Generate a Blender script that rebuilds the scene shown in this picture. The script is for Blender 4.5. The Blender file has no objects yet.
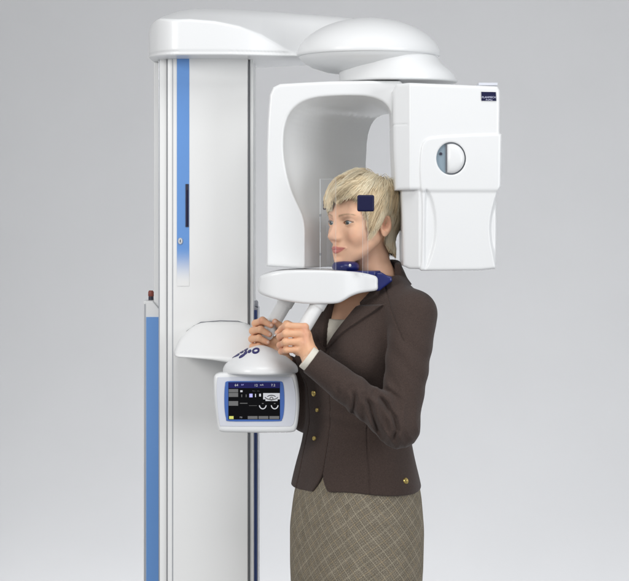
import bpy, bmesh, math, random
import numpy as np
from mathutils import Vector
random.seed(3); rng = np.random.default_rng(7)
scene = bpy.context.scene
COL = scene.collection
S = 0.0025            # metres per photo pixel in the plane of the woman (Y = 0)
CAMD, CAMZ = 5.0, 1.6

def P(px, py, Y=0.0):
    d = (Y + CAMD) / CAMD
    return np.array([(px - 314.5) * S * d, Y, CAMZ + (230 - py) * S * d])

# ------------------------------------------------------------------ materials
def mat(name, color, rough=0.5, coat=0.0, metal=0.0, sss=0.0, sssr=(0.01, 0.004, 0.002), bump=None, sheen=0.0,
        vcol=None, trans=0.0, ior=1.45, emit=None, mottle=0.0, spec=0.5, alpha=1.0):
    m = bpy.data.materials.new(name); m.use_nodes = True
    nt = m.node_tree; b = nt.nodes['Principled BSDF']
    b.inputs['Base Color'].default_value = (*color, 1)
    b.inputs['Roughness'].default_value = rough
    b.inputs['Metallic'].default_value = metal
    b.inputs['Coat Weight'].default_value = coat
    b.inputs['Coat Roughness'].default_value = 0.08
    b.inputs['IOR'].default_value = ior
    b.inputs['Specular IOR Level'].default_value = spec
    b.inputs['Transmission Weight'].default_value = trans
    b.inputs['Alpha'].default_value = alpha
    if sheen:
        b.inputs['Sheen Weight'].default_value = sheen; b.inputs['Sheen Roughness'].default_value = 0.5
    if sss:
        b.inputs['Subsurface Weight'].default_value = sss
        b.inputs['Subsurface Radius'].default_value = sssr
        b.inputs['Subsurface Scale'].default_value = 1.0
    if emit:
        b.inputs['Emission Color'].default_value = (*emit[0], 1); b.inputs['Emission Strength'].default_value = emit[1]
    src = None
    if vcol:
        a = nt.nodes.new('ShaderNodeAttribute'); a.attribute_name = vcol; src = a.outputs['Color']
    if mottle:
        tc = nt.nodes.new('ShaderNodeTexCoord'); n = nt.nodes.new('ShaderNodeTexNoise')
        n.inputs['Scale'].default_value = 60 if vcol else 3; n.inputs['Detail'].default_value = 6
        nt.links.new(tc.outputs['Object'], n.inputs['Vector'])
        mx = nt.nodes.new('ShaderNodeMix'); mx.data_type = 'RGBA'; mx.blend_type = 'MULTIPLY'
        mx.inputs['Factor'].default_value = 1
        mr = nt.nodes.new('ShaderNodeMapRange'); mr.inputs['To Min'].default_value = 1 - mottle; mr.inputs['To Max'].default_value = 1 + mottle
        mr.inputs['From Min'].default_value = .3; mr.inputs['From Max'].default_value = .7
        nt.links.new(n.outputs['Fac'], mr.inputs['Value'])
        if src: nt.links.new(src, mx.inputs['A'])
        else: mx.inputs['A'].default_value = (*color, 1)
        nt.links.new(mr.outputs['Result'], mx.inputs['B']); src = mx.outputs['Result']
        if name == 'brown_wool':
            n.inputs['Scale'].default_value = 420; n.inputs['Detail'].default_value = 2
    if src: nt.links.new(src, b.inputs['Base Color'])
    if bump:
        tc = nt.nodes.new('ShaderNodeTexCoord'); n = nt.nodes.new('ShaderNodeTexNoise')
        n.inputs['Scale'].default_value = bump[0]; n.inputs['Detail'].default_value = 4
        nt.links.new(tc.outputs['Object'], n.inputs['Vector'])
        bp = nt.nodes.new('ShaderNodeBump'); bp.inputs['Strength'].default_value = bump[1]; bp.inputs['Distance'].default_value = bump[2]
        nt.links.new(n.outputs['Fac'], bp.inputs['Height']); nt.links.new(bp.outputs['Normal'], b.inputs['Normal'])
    return m

WHITE = mat('white_enamel', (.76, .77, .775), .36, coat=.18, mottle=.012, bump=(90, .03, .002))
WHITE2 = mat('white_column_paint', (.81, .815, .81), .38, coat=.15, mottle=.015, bump=(90, .03, .002))
LGREY = mat('pale_grey_plastic', (.62, .64, .70), .4, coat=.1)
HGREY = mat('handle_grip', (.74, .75, .75), .45, bump=(250, .1, .001))
SEAM = mat('seam_grey', (.16, .17, .19), .5)
TRIM = mat('aluminium_trim', (.55, .57, .6), .3, metal=.7)
BLUE = mat('blue_stripe', (.145, .32, .67), .32, coat=.3)
BLUE2 = mat('blue_bezel', (.05, .13, .42), .3, coat=.4)
NAVY = mat('navy_pad', (.006, .007, .045), .5, coat=.05, spec=.3, bump=(300, .1, .001))
NAVYM = mat('navy_moulding', (.011, .018, .13), .3, coat=.2)
SLATE = mat('navy_rail', (.05, .10, .34), .35, coat=.2)
KNOB = mat('red_brown_knob', (.22, .055, .04), .45)
KNOBB = mat('dark_knob_base', (.03, .03, .05), .4)
PLATE = mat('steel_blue_plate', (.28, .36, .42), .35, metal=.3)
ACRYL = mat('clear_acrylic', (.985, .99, 1), .02, trans=1.0, ior=1.42)
FROST = mat('frosted_acrylic_edge', (.86, .88, .9), .3, trans=.6, ior=1.3)
BLACK = mat('screen_black', (.002, .002, .003), .35, spec=.15)
S_NAVY = mat('screen_navy', (.01, .01, .06), .4, spec=.15, emit=((.02, .018, .12), .35))
S_GREY = mat('screen_grey', (.07, .07, .07), .4, spec=.15, emit=((.3, .3, .3), .3))
S_WHITE = mat('screen_white', (.3, .3, .3), .4, spec=.2, emit=((.8, .82, .9), .42))
S_LILAC = mat('screen_lilac', (.3, .3, .6), .3, emit=((.4, .38, .8), .6))
S_YEL = mat('screen_yellow', (.4, .4, .1), .3, emit=((.5, .52, .12), .6))
LETTER = mat('pale_lettering', (.62, .64, .82), .4)
SKIN = mat('skin', (.7, .42, .28), .45, sss=.12, sssr=(.012, .005, .003), vcol='Col', bump=(260, .12, .0006), mottle=.03)
HAIR = mat('blonde_hair', (.6, .45, .22), .36, vcol='Col', spec=.45)
HAIRB = mat('blonde_hair_base', (.36, .25, .11), .75, bump=(220, .5, .003), vcol='Col')
JACK = mat('brown_wool', (.056, .038, .032), .85, sheen=.12, bump=(420, .6, .0018), mottle=.2, spec=.25)
KNIT = mat('cream_knit', (.74, .71, .62), .8, bump=(500, .5, .001))
GOLD = mat('gold_button', (.62, .47, .16), .28, metal=.9)
SCL = mat('eye_white', (.72, .70, .68), .12, coat=.6)
IRIS = mat('eye_iris', (.075, .11, .115), .12, coat=.8)
IRISD = mat('eye_limbal_ring', (.04, .06, .07), .12, coat=.8)
PUP = mat('eye_pupil', (.003, .003, .003), .08, coat=.8)
SHOE = mat('black_shoe_leather', (.02, .018, .016), .35)

def skirt_material():
    m = bpy.data.materials.new('tweed_skirt'); m.use_nodes = True
    nt = m.node_tree; b = nt.nodes['Principled BSDF']; L = nt.links; N = nt.nodes.new
    b.inputs['Roughness'].default_value = .9; b.inputs['Specular IOR Level'].default_value = .2
    a = N('ShaderNodeAttribute'); a.attribute_name = 'Cloth'
    sep = N('ShaderNodeSeparateXYZ'); L.new(a.outputs['Vector'], sep.inputs[0])
    def M(op, *args):
        n = N('ShaderNodeMath'); n.operation = op
        for i, v in enumerate(args):
            if isinstance(v, (int, float)): n.inputs[i].default_value = v
            else: L.new(v, n.inputs[i])
        return n.outputs[0]
    nz = N('ShaderNodeTexNoise'); nz.inputs['Scale'].default_value = 18; L.new(a.outputs['Vector'], nz.inputs['Vector'])
    wob = M('MULTIPLY', M('SUBTRACT', nz.outputs['Fac'], .5), .006)
    def fam(ang, period, phase, w):
        c = M('ADD', M('ADD', M('MULTIPLY', sep.outputs[0], math.cos(ang)), M('MULTIPLY', sep.outputs[1], math.sin(ang))), wob)
        fr = M('FRACT', M('ADD', M('DIVIDE', c, period), phase))
        d = M('ABSOLUTE', M('SUBTRACT', fr, .5))
        return M('LESS_THAN', d, w / period)
    a1, a2 = math.radians(34), math.radians(-50)
    pale = M('MAXIMUM', fam(a1, .033, .2, .0006), fam(a2, .036, .6, .0006))
    tan = M('MAXIMUM', fam(a1, .033, .72, .0005), fam(a2, .036, .1, .0005))
    dark = M('MAXIMUM', fam(a1, .0052, 0, .0011), fam(a2, .0052, 0, .0011))
    n1 = N('ShaderNodeTexNoise'); n1.inputs['Scale'].default_value = 620; n1.inputs['Detail'].default_value = 3; L.new(a.outputs['Vector'], n1.inputs['Vector'])
    n2 = N('ShaderNodeTexNoise'); n2.inputs['Scale'].default_value = 35; n2.inputs['Detail'].default_value = 5; L.new(a.outputs['Vector'], n2.inputs['Vector'])
    cr = N('ShaderNodeValToRGB'); L.new(n1.outputs['Fac'], cr.inputs[0])
    e = cr.color_ramp.elements; e[0].position = .38; e[0].color = (.115, .095, .070, 1); e[1].position = .62; e[1].color = (.37, .33, .255, 1)
    def mix(f, A, Bc, blend='MIX'):
        x = N('ShaderNodeMix'); x.data_type = 'RGBA'; x.blend_type = blend
        if isinstance(f, float): x.inputs['Factor'].default_value = f
        else: L.new(f, x.inputs['Factor'])
        if isinstance(A, tuple): x.inputs['A'].default_value = A
        else: L.new(A, x.inputs['A'])
        if isinstance(Bc, tuple): x.inputs['B'].default_value = Bc
        else: L.new(Bc, x.inputs['B'])
        return x.outputs['Result']
    c = mix(M('MULTIPLY', dark, .35), cr.outputs[0], (.055, .043, .032, 1))
    c = mix(M('MULTIPLY', tan, .45), c, (.42, .31, .16, 1))
    c = mix(M('MULTIPLY', pale, .38), c, (.60, .54, .40, 1))
    c = mix(.35, c, n2.outputs['Fac'], 'OVERLAY')
    L.new(c, b.inputs['Base Color'])
    bp = N('ShaderNodeBump'); bp.inputs['Strength'].default_value = .5; bp.inputs['Distance'].default_value = .001
    L.new(n1.outputs['Fac'], bp.inputs['Height']); L.new(bp.outputs['Normal'], b.inputs['Normal'])
    return m
SKIRT = skirt_material()

# ------------------------------------------------------------------ SDF kit
def V3(*a): return np.array(a, float)
def smin(a, b, k):
    h = np.clip(.5 + .5 * (b - a) / k, 0, 1); return b * (1 - h) + a * h - k * h * (1 - h)
def smax(a, b, k): return -smin(-a, -b, k)
def ss(x, a, b):
    t = np.clip((x - a) / (b - a), 0, 1); return t * t * (3 - 2 * t)
def ell(p, c, r):
    q = (p - np.asarray(c)) / np.asarray(r); k0 = np.linalg.norm(q, axis=1)
    k1 = np.linalg.norm(q / np.asarray(r), axis=1) + 1e-9
    return k0 * (k0 - 1) / k1
def cap(p, a, b, ra, rb):
    a = np.asarray(a, float); b = np.asarray(b, float); ab = b - a
    t = np.clip(((p - a) @ ab) / (ab @ ab), 0, 1)
    return np.linalg.norm(p - a - t[:, None] * ab, axis=1) - (ra + (rb - ra) * t)
def cyl(p, a, b, r, k=.002):
    a = np.asarray(a, float); b = np.asarray(b, float); ab = b - a; L = np.linalg.norm(ab); n = ab / L
    t = (p - a) @ n; d = np.linalg.norm(p - a - t[:, None] * n, axis=1) - r
    return smax(d, np.abs(t - L / 2) - L / 2, k)
def poly(x, z, pts):
    pts = np.asarray(pts, float); n = len(pts)
    d = np.full(x.shape, 1e9); s = np.ones(x.shape)
    for i in range(n):
        a = pts[i]; b = pts[i - 1]; ex, ez = b - a
        wx, wz = x - a[0], z - a[1]
        t = np.clip((wx * ex + wz * ez) / (ex * ex + ez * ez), 0, 1)
        bx, bz = wx - ex * t, wz - ez * t
        d = np.minimum(d, bx * bx + bz * bz)
        c1 = z >= a[1]; c2 = z < b[1]; c3 = ex * wz > ez * wx
        flip = (c1 & c2 & c3) | (~c1 & ~c2 & ~c3)
        s = np.where(flip, -s, s)
    return s * np.sqrt(d)
def catmull(pts, n=6):
    pts = [np.array(q, float) for q in pts]; out = []; m = len(pts)
    for i in range(m):
        p0, p1, p2, p3 = pts[i - 1], pts[i], pts[(i + 1) % m], pts[(i + 2) % m]
        for j in range(n):
            t = j / n
            out.append(.5 * ((2 * p1) + (-p0 + p2) * t + (2 * p0 - 5 * p1 + 4 * p2 - p3) * t * t + (-p0 + 3 * p1 - 3 * p2 + p3) * t ** 3))
    return np.array(out)
def xz(pts, Y):           # photo outline -> real X,Z at depth Y
    return [tuple(P(a, b, Y)[[0, 2]]) for a, b in pts]
def nz3(p, s, seed=0):     # cheap smooth noise
    r = np.random.default_rng(seed); out = 0
    for i in range(5):
        k = r.normal(size=3); k = k / np.linalg.norm(k) * s * r.uniform(.7, 1.4)
        k2 = r.normal(size=3); k2 = k2 / np.linalg.norm(k2) * s * .6
        out = out + np.sin(p @ k + r.uniform(0, 6) + 1.3 * np.sin(p @ k2 + r.uniform(0, 6)))
    return out / 5

def evalf(f, p, chunk=400000):
    return np.concatenate([f(p[i:i + chunk]) for i in range(0, len(p), chunk)]) if len(p) > chunk else f(p)

def surfnet(f, lo, hi, h, slack=1.35, newton=1):
    lo = np.asarray(lo, float); hi = np.asarray(hi, float); B = 8
    nb = np.ceil((hi - lo) / (h * B)).astype(int); n = nb * B
    F = np.empty((nb[0], nb[1], nb[2]), np.float32)
    bi = np.stack(np.meshgrid(*[np.arange(k) for k in nb], indexing='ij'), -1).reshape(-1, 3)
    bc = lo + (bi * B + (B - 1) / 2) * h
    fc = evalf(f, bc)
    G = np.repeat(np.repeat(np.repeat(fc.reshape(nb).astype(np.float32), B, 0), B, 1), B, 2)
    near = np.abs(fc) < h * B * .87 * slack + .004
    off = np.stack(np.meshgrid(*[np.arange(B)] * 3, indexing='ij'), -1).reshape(-1, 3)
    nbk = bi[near]
    for i in range(0, len(nbk), 700):
        idx = (nbk[i:i + 700, None, :] * B + off[None]).reshape(-1, 3)
        G[idx[:, 0], idx[:, 1], idx[:, 2]] = f(lo + idx * h)
    s = G < 0
    cnt = np.zeros(tuple(n - 1), np.int8)
    for a in (0, 1):
        for b in (0, 1):
            for c in (0, 1):
                cnt += s[a:n[0] - 1 + a, b:n[1] - 1 + b, c:n[2] - 1 + c]
    cells = np.argwhere((cnt > 0) & (cnt < 8))
    vid = np.full(cnt.shape, -1, np.int64); vid[tuple(cells.T)] = np.arange(len(cells))
    acc = np.zeros((len(cells), 3)); w = np.zeros(len(cells))
    cor = [(a, b, c) for a in (0, 1) for b in (0, 1) for c in (0, 1)]
    vals = {q: G[cells[:, 0] + q[0], cells[:, 1] + q[1], cells[:, 2] + q[2]].astype(float) for q in cor}
    for q in cor:
        for ax in range(3):
            if q[ax]: continue
            r = list(q); r[ax] = 1; r = tuple(r)
            A, Bv = vals[q], vals[r]; m = (A < 0) != (Bv < 0)
            t = np.where(m, A / np.where(m, A - Bv, 1), 0)
            pt = np.tile(np.array(q, float), (len(cells), 1)); pt[:, ax] += t
            acc[m] += pt[m]; w[m] += 1
    V = lo + (cells + acc / w[:, None]) * h
    quads = []
    for ax in range(3):
        sl = [slice(None)] * 3; sh = [slice(None)] * 3; sl[ax] = slice(0, -1); sh[ax] = slice(1, None)
        ch = s[tuple(sl)] != s[tuple(sh)]
        e = np.argwhere(ch)
        u, v = (ax + 1) % 3, (ax + 2) % 3
        e = e[(e[:, u] > 0) & (e[:, v] > 0) & (e[:, u] < n[u] - 1) & (e[:, v] < n[v] - 1)]
        ins = s[e[:, 0], e[:, 1], e[:, 2]]
        def g(du, dv):
            c = e.copy(); c[:, u] += du; c[:, v] += dv; return vid[c[:, 0], c[:, 1], c[:, 2]]
        q = np.stack([g(-1, -1), g(0, -1), g(0, 0), g(-1, 0)], 1)
        q[~ins] = q[~ins][:, ::-1]
        quads.append(q)
    Q = np.concatenate(quads); Q = Q[(Q >= 0).all(1)]
    for _ in range(newton):
        e = h * .5; d0 = evalf(f, V)
        gr = np.stack([(evalf(f, V + e * np.eye(3)[i]) - evalf(f, V - e * np.eye(3)[i])) / (2 * e) for i in range(3)], 1)
        st = d0[:, None] * gr / np.maximum((gr ** 2).sum(1), .2)[:, None]
        ln = np.linalg.norm(st, axis=1); st *= np.minimum(1, h * .6 / np.maximum(ln, 1e-9))[:, None]
        V = V - st
    return V, Q

def link_mesh(name, V, Fc, mats, parent=None, mi=None, smooth=True, sharp=None):
    me = bpy.data.meshes.new(name)
    if isinstance(Fc, np.ndarray):
        k = Fc.shape[1]
        me.vertices.add(len(V)); me.vertices.foreach_set('co', np.asarray(V, np.float32).ravel())
        me.loops.add(Fc.size); me.loops.foreach_set('vertex_index', Fc.astype(np.int32).ravel())
        me.polygons.add(len(Fc)); me.polygons.foreach_set('loop_start', np.arange(0, Fc.size, k, dtype=np.int32))
        me.polygons.foreach_set('loop_total', np.full(len(Fc), k, np.int32))
        me.update(calc_edges=True)
    else:
        me.from_pydata([tuple(map(float, v)) for v in V], [], [tuple(map(int, q)) for q in Fc]); me.update()
    for m in (mats if isinstance(mats, (list, tuple)) else [mats]): me.materials.append(m)
    if mi is not None: me.polygons.foreach_set('material_index', np.asarray(mi, np.int32))
    me.polygons.foreach_set('use_smooth', np.full(len(me.polygons), smooth))
    if sharp: me.set_sharp_from_angle(angle=math.radians(sharp))
    o = bpy.data.objects.new(name, me); COL.objects.link(o)
    if parent is not None: adopt(o, parent)
    return o
def world_loc(o):
    v = Vector((0, 0, 0))
    while o is not None: v += o.location; o = o.parent
    return v
def adopt(o, parent):      # mesh data stays in world metres; only the origin moves
    o.parent = parent; o.location = -world_loc(parent)
def setcol(o, cols, name='Col'):
    a = o.data.attributes.new(name, 'FLOAT_COLOR', 'POINT')
    c = np.ones((len(cols), 4), np.float32); c[:, :3] = cols; a.data.foreach_set('color', c.ravel())
def sdf_obj(name, f, lo, hi, h, m, parent=None, **k):
    V, Q = surfnet(f, lo, hi, h, **k)
    return link_mesh(name, V, Q, m, parent)

class MB:
    def __init__(s): s.V = []; s.F = []; s.M = []; s.mats = []
    def mi(s, m):
        if m not in s.mats: s.mats.append(m)
        return s.mats.index(m)
    def add(s, V, F, m):
        b = len(s.V); s.V += [tuple(map(float, v)) for v in V]
        for f in F: s.F.append([b + i for i in f]); s.M.append(s.mi(m))
    def prism(s, pts, Y0, Y1, m):      # pts (X,Z) outline, clockwise or not
        pts = list(pts); n = len(pts)
        ar = sum(pts[i - 1][0] * pts[i][1] - pts[i][0] * pts[i - 1][1] for i in range(n))
        if ar < 0: pts = pts[::-1]
        V = [(x, Y0, z) for x, z in pts] + [(x, Y1, z) for x, z in pts]
        F = [list(range(n)), list(range(2 * n - 1, n - 1, -1))]
        for i in range(n):
            j = (i + 1) % n; F.append([j, i, n + i, n + j])
        s.add(V, F, m)
    def plan(s, pts, z0, z1, m):       # pts (X,Y) footprint
        pts = list(pts); n = len(pts)
        ar = sum(pts[i - 1][0] * pts[i][1] - pts[i][0] * pts[i - 1][1] for i in range(n))
        if ar < 0: pts = pts[::-1]
        V = [(x, y, z0) for x, y in pts] + [(x, y, z1) for x, y in pts]
        F = [list(range(n))[::-1], list(range(n, 2 * n))]
        for i in range(n):
            j = (i + 1) % n; F.append([i, j, n + j, n + i])
        s.add(V, F, m)
    def box(s, x0, x1, y0, y1, z0, z1, m): s.plan([(x0, y0), (x1, y0), (x1, y1), (x0, y1)], z0, z1, m)
    def tube(s, pts, r, m, n=12):
        pts = [np.array(p, float) for p in pts]; rs = r if isinstance(r, (list, tuple)) else [r] * len(pts)
        V = []; F = []
        for i, p in enumerate(pts):
            t = pts[min(i + 1, len(pts) - 1)] - pts[max(i - 1, 0)]; t /= np.linalg.norm(t)
            a = np.cross(t, [0, 0, 1.]) if abs(t[2]) < .9 else np.cross(t, [1., 0, 0]); a /= np.linalg.norm(a); b = np.cross(t, a)
            for j in range(n):
                an = 2 * math.pi * j / n; V.append(p + rs[i] * (math.cos(an) * a + math.sin(an) * b))
        for i in range(len(pts) - 1):
            for j in range(n):
                k = (j + 1) % n; F.append([i * n + j, i * n + k, (i + 1) * n + k, (i + 1) * n + j])
        F.append(list(range(n))[::-1]); F.append([(len(pts) - 1) * n + j for j in range(n)])
        s.add(V, F, m)
    def text(s, body, loc, size, m, align='CENTER', ex=0.0002, wide=1.0):   # faces the -Y side
        c = bpy.data.curves.new('t', 'FONT'); c.body = body; c.size = size; c.align_x = align; c.align_y = 'CENTER'; c.extrude = ex
        c.space_character = 1.05
        o = bpy.data.objects.new('t', c); COL.objects.link(o)
        dg = bpy.context.evaluated_depsgraph_get(); me = bpy.data.meshes.new_from_object(o.evaluated_get(dg))
        V = [(loc[0] + v.co.x * wide, loc[1] - v.co.z, loc[2] + v.co.y) for v in me.vertices]
        s.add(V, [list(p.vertices) for p in me.polygons], m)
        bpy.data.objects.remove(o); bpy.data.meshes.remove(me)
    def build(s, name, parent=None, bevel=0, seg=3, sharp=35):
        o = link_mesh(name, s.V, s.F, s.mats, parent, s.M, smooth=True, sharp=sharp)
        if bevel:
            b = o.modifiers.new('edge', 'BEVEL'); b.width = bevel; b.segments = seg; b.limit_method = 'ANGLE'
            b.angle_limit = math.radians(35); b.harden_normals = True
        return o

def revolve(c, prof, n=96, sx=1.0, sy=1.0):    # prof: (r, z) list
    V = []; F = []
    for r, z in prof:
        for j in range(n):
            a = 2 * math.pi * j / n; V.append((c[0] + r * sx * math.cos(a), c[1] + r * sy * math.sin(a), c[2] + z))
    for i in range(len(prof) - 1):
        for j in range(n):
            k = (j + 1) % n; F.append([i * n + j, i * n + k, (i + 1) * n + k, (i + 1) * n + j])
    return V, F

# ------------------------------------------------------------------ camera, backdrop, lights
cd = bpy.data.cameras.new('camera'); cam = bpy.data.objects.new('camera', cd); COL.objects.link(cam)
cam.location = (0, -CAMD, CAMZ); cam.rotation_euler = (math.pi / 2, 0, 0)
cd.sensor_width = 36; cd.lens = 36 * CAMD / (629 * S); cd.shift_y = -60.5 / 629; cd.clip_end = 100
scene.camera = cam

bd = []
R_ = 2.6; YW = 3.6
for y in np.linspace(-9, YW - R_, 12): bd.append((y, 0))
for a in np.linspace(0, math.pi / 2, 40)[1:]: bd.append((YW - R_ + R_ * math.sin(a), R_ - R_ * math.cos(a)))
bd.append((YW, 7))
V = []; F = []
for y, z in bd: V += [(-9, y, z), (9, y, z)]
for i in range(len(bd) - 1): F.append([2 * i, 2 * i + 1, 2 * i + 3, 2 * i + 2])
bo = link_mesh('studio_backdrop', V, F, mat('backdrop_paper', (.385, .387, .392), .9, mottle=.012, spec=.2))
bo['kind'] = 'structure'

def area(name, loc, target, sx, sy, energy, color=(1, 1, 1)):
    l = bpy.data.lights.new(name, 'AREA'); l.shape = 'RECTANGLE'; l.size = sx; l.size_y = sy; l.energy = energy; l.color = color
    o = bpy.data.objects.new(name, l); COL.objects.link(o); o.location = loc
    o.rotation_euler = (Vector(target) - Vector(loc)).to_track_quat('-Z', 'Y').to_euler(); return o
area('softbox_key', (-3.0, -3.3, 2.8), (0.1, 0, 1.4), 1.4, 1.4, 82, (1, .985, .965))
area('softbox_fill', (3.2, -3.3, 1.8), (0.1, 0, 1.3), 2.0, 2.2, 74, (.97, .985, 1))
area('softbox_top', (0.3, -1.5, 3.7), (0.15, 0.1, 1.2), 1.6, 1.2, 28)
area('backdrop_light', (0.9, 1.1, .10), (1.1, 3.7, .7), 5.5, .3, 205, (.97, .98, 1))
w = bpy.data.worlds.new('World'); scene.world = w; w.use_nodes = True
nt = w.node_tree; bg = nt.nodes['Background']; bg.inputs[1].default_value = .62
tc = nt.nodes.new('ShaderNodeTexCoord'); sp = nt.nodes.new('ShaderNodeSeparateXYZ'); nt.links.new(tc.outputs['Generated'], sp.inputs[0])
cr = nt.nodes.new('ShaderNodeValToRGB'); nt.links.new(sp.outputs['Z'], cr.inputs[0])
cr.color_ramp.elements[0].position = .15; cr.color_ramp.elements[0].color = (.97, .98, 1, 1)
cr.color_ramp.elements[1].position = .75; cr.color_ramp.elements[1].color = (.44, .45, .47, 1)
nt.links.new(cr.outputs[0], bg.inputs[0])
scene.view_settings.view_transform = 'Standard'; scene.view_settings.look = 'None'; scene.view_settings.exposure = 0; scene.view_settings.gamma = 1
scene.cycles.max_bounces = 10; scene.cycles.transparent_max_bounces = 16; scene.cycles.use_denoising = True

# ================================================================== X-RAY MACHINE
mach = bpy.data.objects.new('dental_xray_machine', None); COL.objects.link(mach); mach.location = (-.28, .3, 0)
mach['label'] = 'tall glossy white dental x-ray machine with blue stripes, overhead arm and small control screen'
mach['category'] = 'x-ray machine'

# lower column: rear body with two side rails
YL = .26
def X(px, Y): return P(px, 0, Y)[0]
def Z(py, Y): return P(0, py, Y)[2]
mb = MB()
mb.box(X(146, .32), X(254.5, .32), .36, .52, .0, Z(300, .36), WHITE2)
lower = mb.build('lower_column', mach, .006)
zt = Z(303, YL)
def rail(x0, x1, top_out, top_in):
    m = MB(); m.prism([(x0, .0), (x1, .0), (x1, top_in), (x0 + (x1 - x0) * .55, top_out), (x0, top_out)], YL, YL + .17, WHITE2)
    return m.build('side_rail', lower, .003)
rail(X(143.5, YL), X(160, YL), Z(301, YL), Z(310, YL))
m = MB(); m.prism([(X(252.3, YL), .0), (X(258, YL), .0), (X(258, YL), Z(309, YL)), (X(252.3, YL), Z(306, YL))], YL, YL + .17, LGREY); m.build('side_rail', lower, .001)
m = MB(); m.box(X(146.3, YL), X(159.2, YL), YL - .003, YL + .002, .0, Z(317, YL), BLUE); m.build('blue_stripe', lower)
m = MB(); m.box(X(253, YL), X(257, YL), YL - .003, YL + .002, .0, Z(310, YL), SLATE); m.build('blue_stripe', lower)
m = MB(); m.box(X(144.2, YL), X(145.3, YL), YL - .002, YL + .002, .0, Z(304, YL), TRIM); m.build('edge_trim', lower)
for px, py, yy in ((151, 301, .33), (255.5, 311, .30)):
    m = MB(); c = P(px, py, yy); r0 = .0075
    V, F = revolve(c, [(.0001, .028), (r0 * .7, .028), (r0, .024), (r0 * 1.02, .014), (r0 * .9, .0125)], 24); m.add(V, F, KNOB if px < 200 else LGREY)
    V, F = revolve(c, [(r0 * .9, .0125), (r0 * .92, 0), (r0 * .92, -.03)], 24); m.add(V, F, KNOBB if px < 200 else SEAM)
    o = m.build('stop_knob', lower)
    if px > 200: o['label'] = 'grey rounded knob'
m = MB(); m.box(-.62, .02, .0, .75, .0, .028, WHITE2); m.build('base_plate', mach, .008)

# moving column: gently curved front panel, ribs on its left
YF = .17
zb, ztp = .06, Z(50, YF)
xs = np.linspace(X(167.5, YF), X(247.6, YF), 30)
def yfr(x):
    t = (x - xs[0]) / (xs[-1] - xs[0]); return YF + .012 * (1 - min(t / .12, 1)) ** 2 * .3 + .022 * max(t - .35, 0) ** 2
pts = [(x, yfr(x)) for x in xs] + [(xs[-1] + .002, .40), (xs[0], .40)]
m = MB(); m.plan(pts, zb, ztp, WHITE2); column = m.build('column', mach, .0015, 2)
def rib(p0, p1, y0, mtl=WHITE2, nm='column_rib'):
    m = MB(); m.box(X(p0, y0), X(p1, y0), y0, .39, zb, ztp, mtl); return m.build(nm, column, .0015, 2)
rib(159.6, 166.6, YF + .014); rib(154.0, 158.9, YF + .10)
rib(166.4, 167.9, YF + .02, TRIM, 'seam'); rib(158.5, 160, YF + .035, TRIM, 'seam')
rib(247.4, 250.2, YF + .05, TRIM, 'seam'); rib(250.0, 253.4, YF + .022, WHITE2)
m = MB(); m.box(X(172.2, YF), X(173.1, YF), YF - .0002, YF + .01, zb, ztp, TRIM); m.build('seam', column)
# printed stripe that fades out at its foot (a printed gradient on the foil)
gm = bpy.data.materials.new('stripe_fading_foil'); gm.use_nodes = True; nt = gm.node_tree; b = nt.nodes['Principled BSDF']
b.inputs['Roughness'].default_value = .32; b.inputs['Coat Weight'].default_value = .25
tc = nt.nodes.new('ShaderNodeTexCoord'); sx_ = nt.nodes.new('ShaderNodeSeparateXYZ'); nt.links.new(tc.outputs['Object'], sx_.inputs[0])
mr = nt.nodes.new('ShaderNodeMapRange'); mr.interpolation_type = 'SMOOTHSTEP'; nt.links.new(sx_.outputs['Z'], mr.inputs['Value'])
mr.inputs['From Min'].default_value = Z(284, YF); mr.inputs['From Max'].default_value = Z(246, YF)
mx = nt.nodes.new('ShaderNodeMix'); mx.data_type = 'RGBA'; nt.links.new(mr.outputs['Result'], mx.inputs['Factor'])
mx.inputs['A'].default_value = (.81, .815, .81, 1); mx.inputs['B'].default_value = (.13, .30, .66, 1)
nt.links.new(mx.outputs['Result'], b.inputs['Base Color'])
x0, x1 = X(177, YF), X(189.2, YF); ys0, ys1 = yfr(x0), yfr(x1)
m = MB(); z0s = Z(286, YF)
m.add([(x0, ys0 - .0015, z0s), (x1, ys1 - .0015, z0s), (x1, ys1 - .0015, ztp - .004), (x0, ys0 - .0015, ztp - .004),
       (x0, ys0 + .003, z0s), (x1, ys1 + .003, z0s), (x1, ys1 + .003, ztp - .004), (x0, ys0 + .003, ztp - .004)],
      [[0, 1, 2, 3], [0, 4, 5, 1], [3, 2, 6, 7], [0, 3, 7, 4], [1, 5, 6, 2]], gm); m.build('blue_stripe', column)
m = MB(); m.box(X(185.6, YF), X(188.8, YF), YF - .0035, YF + .002, Z(227, YF), Z(184, YF), KNOBB)
m.box(X(186.6, YF), X(188.0, YF), YF - .0042, YF - .0032, Z(226, YF), Z(190, YF), NAVY); m.build('slot', column, .0004)
m = MB(); c = P(180.3, 241, YF - .004)
for r1, dz, mm, yo in ((.0062, .0085, TRIM, 0), (.0042, .0065, WHITE, -.0012), (.0018, .0045, SEAM, -.0018)):
    pp = []
    for i in range(32):
        a = 2 * math.pi * i / 32; pp.append((c[0] + r1 * math.cos(a), c[2] + math.copysign(abs(math.sin(a)) ** .8, math.sin(a)) * dz))
    m.prism(pp, YF - .004 + yo, YF + .001, mm)
m.build('key_lock', column)

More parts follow.
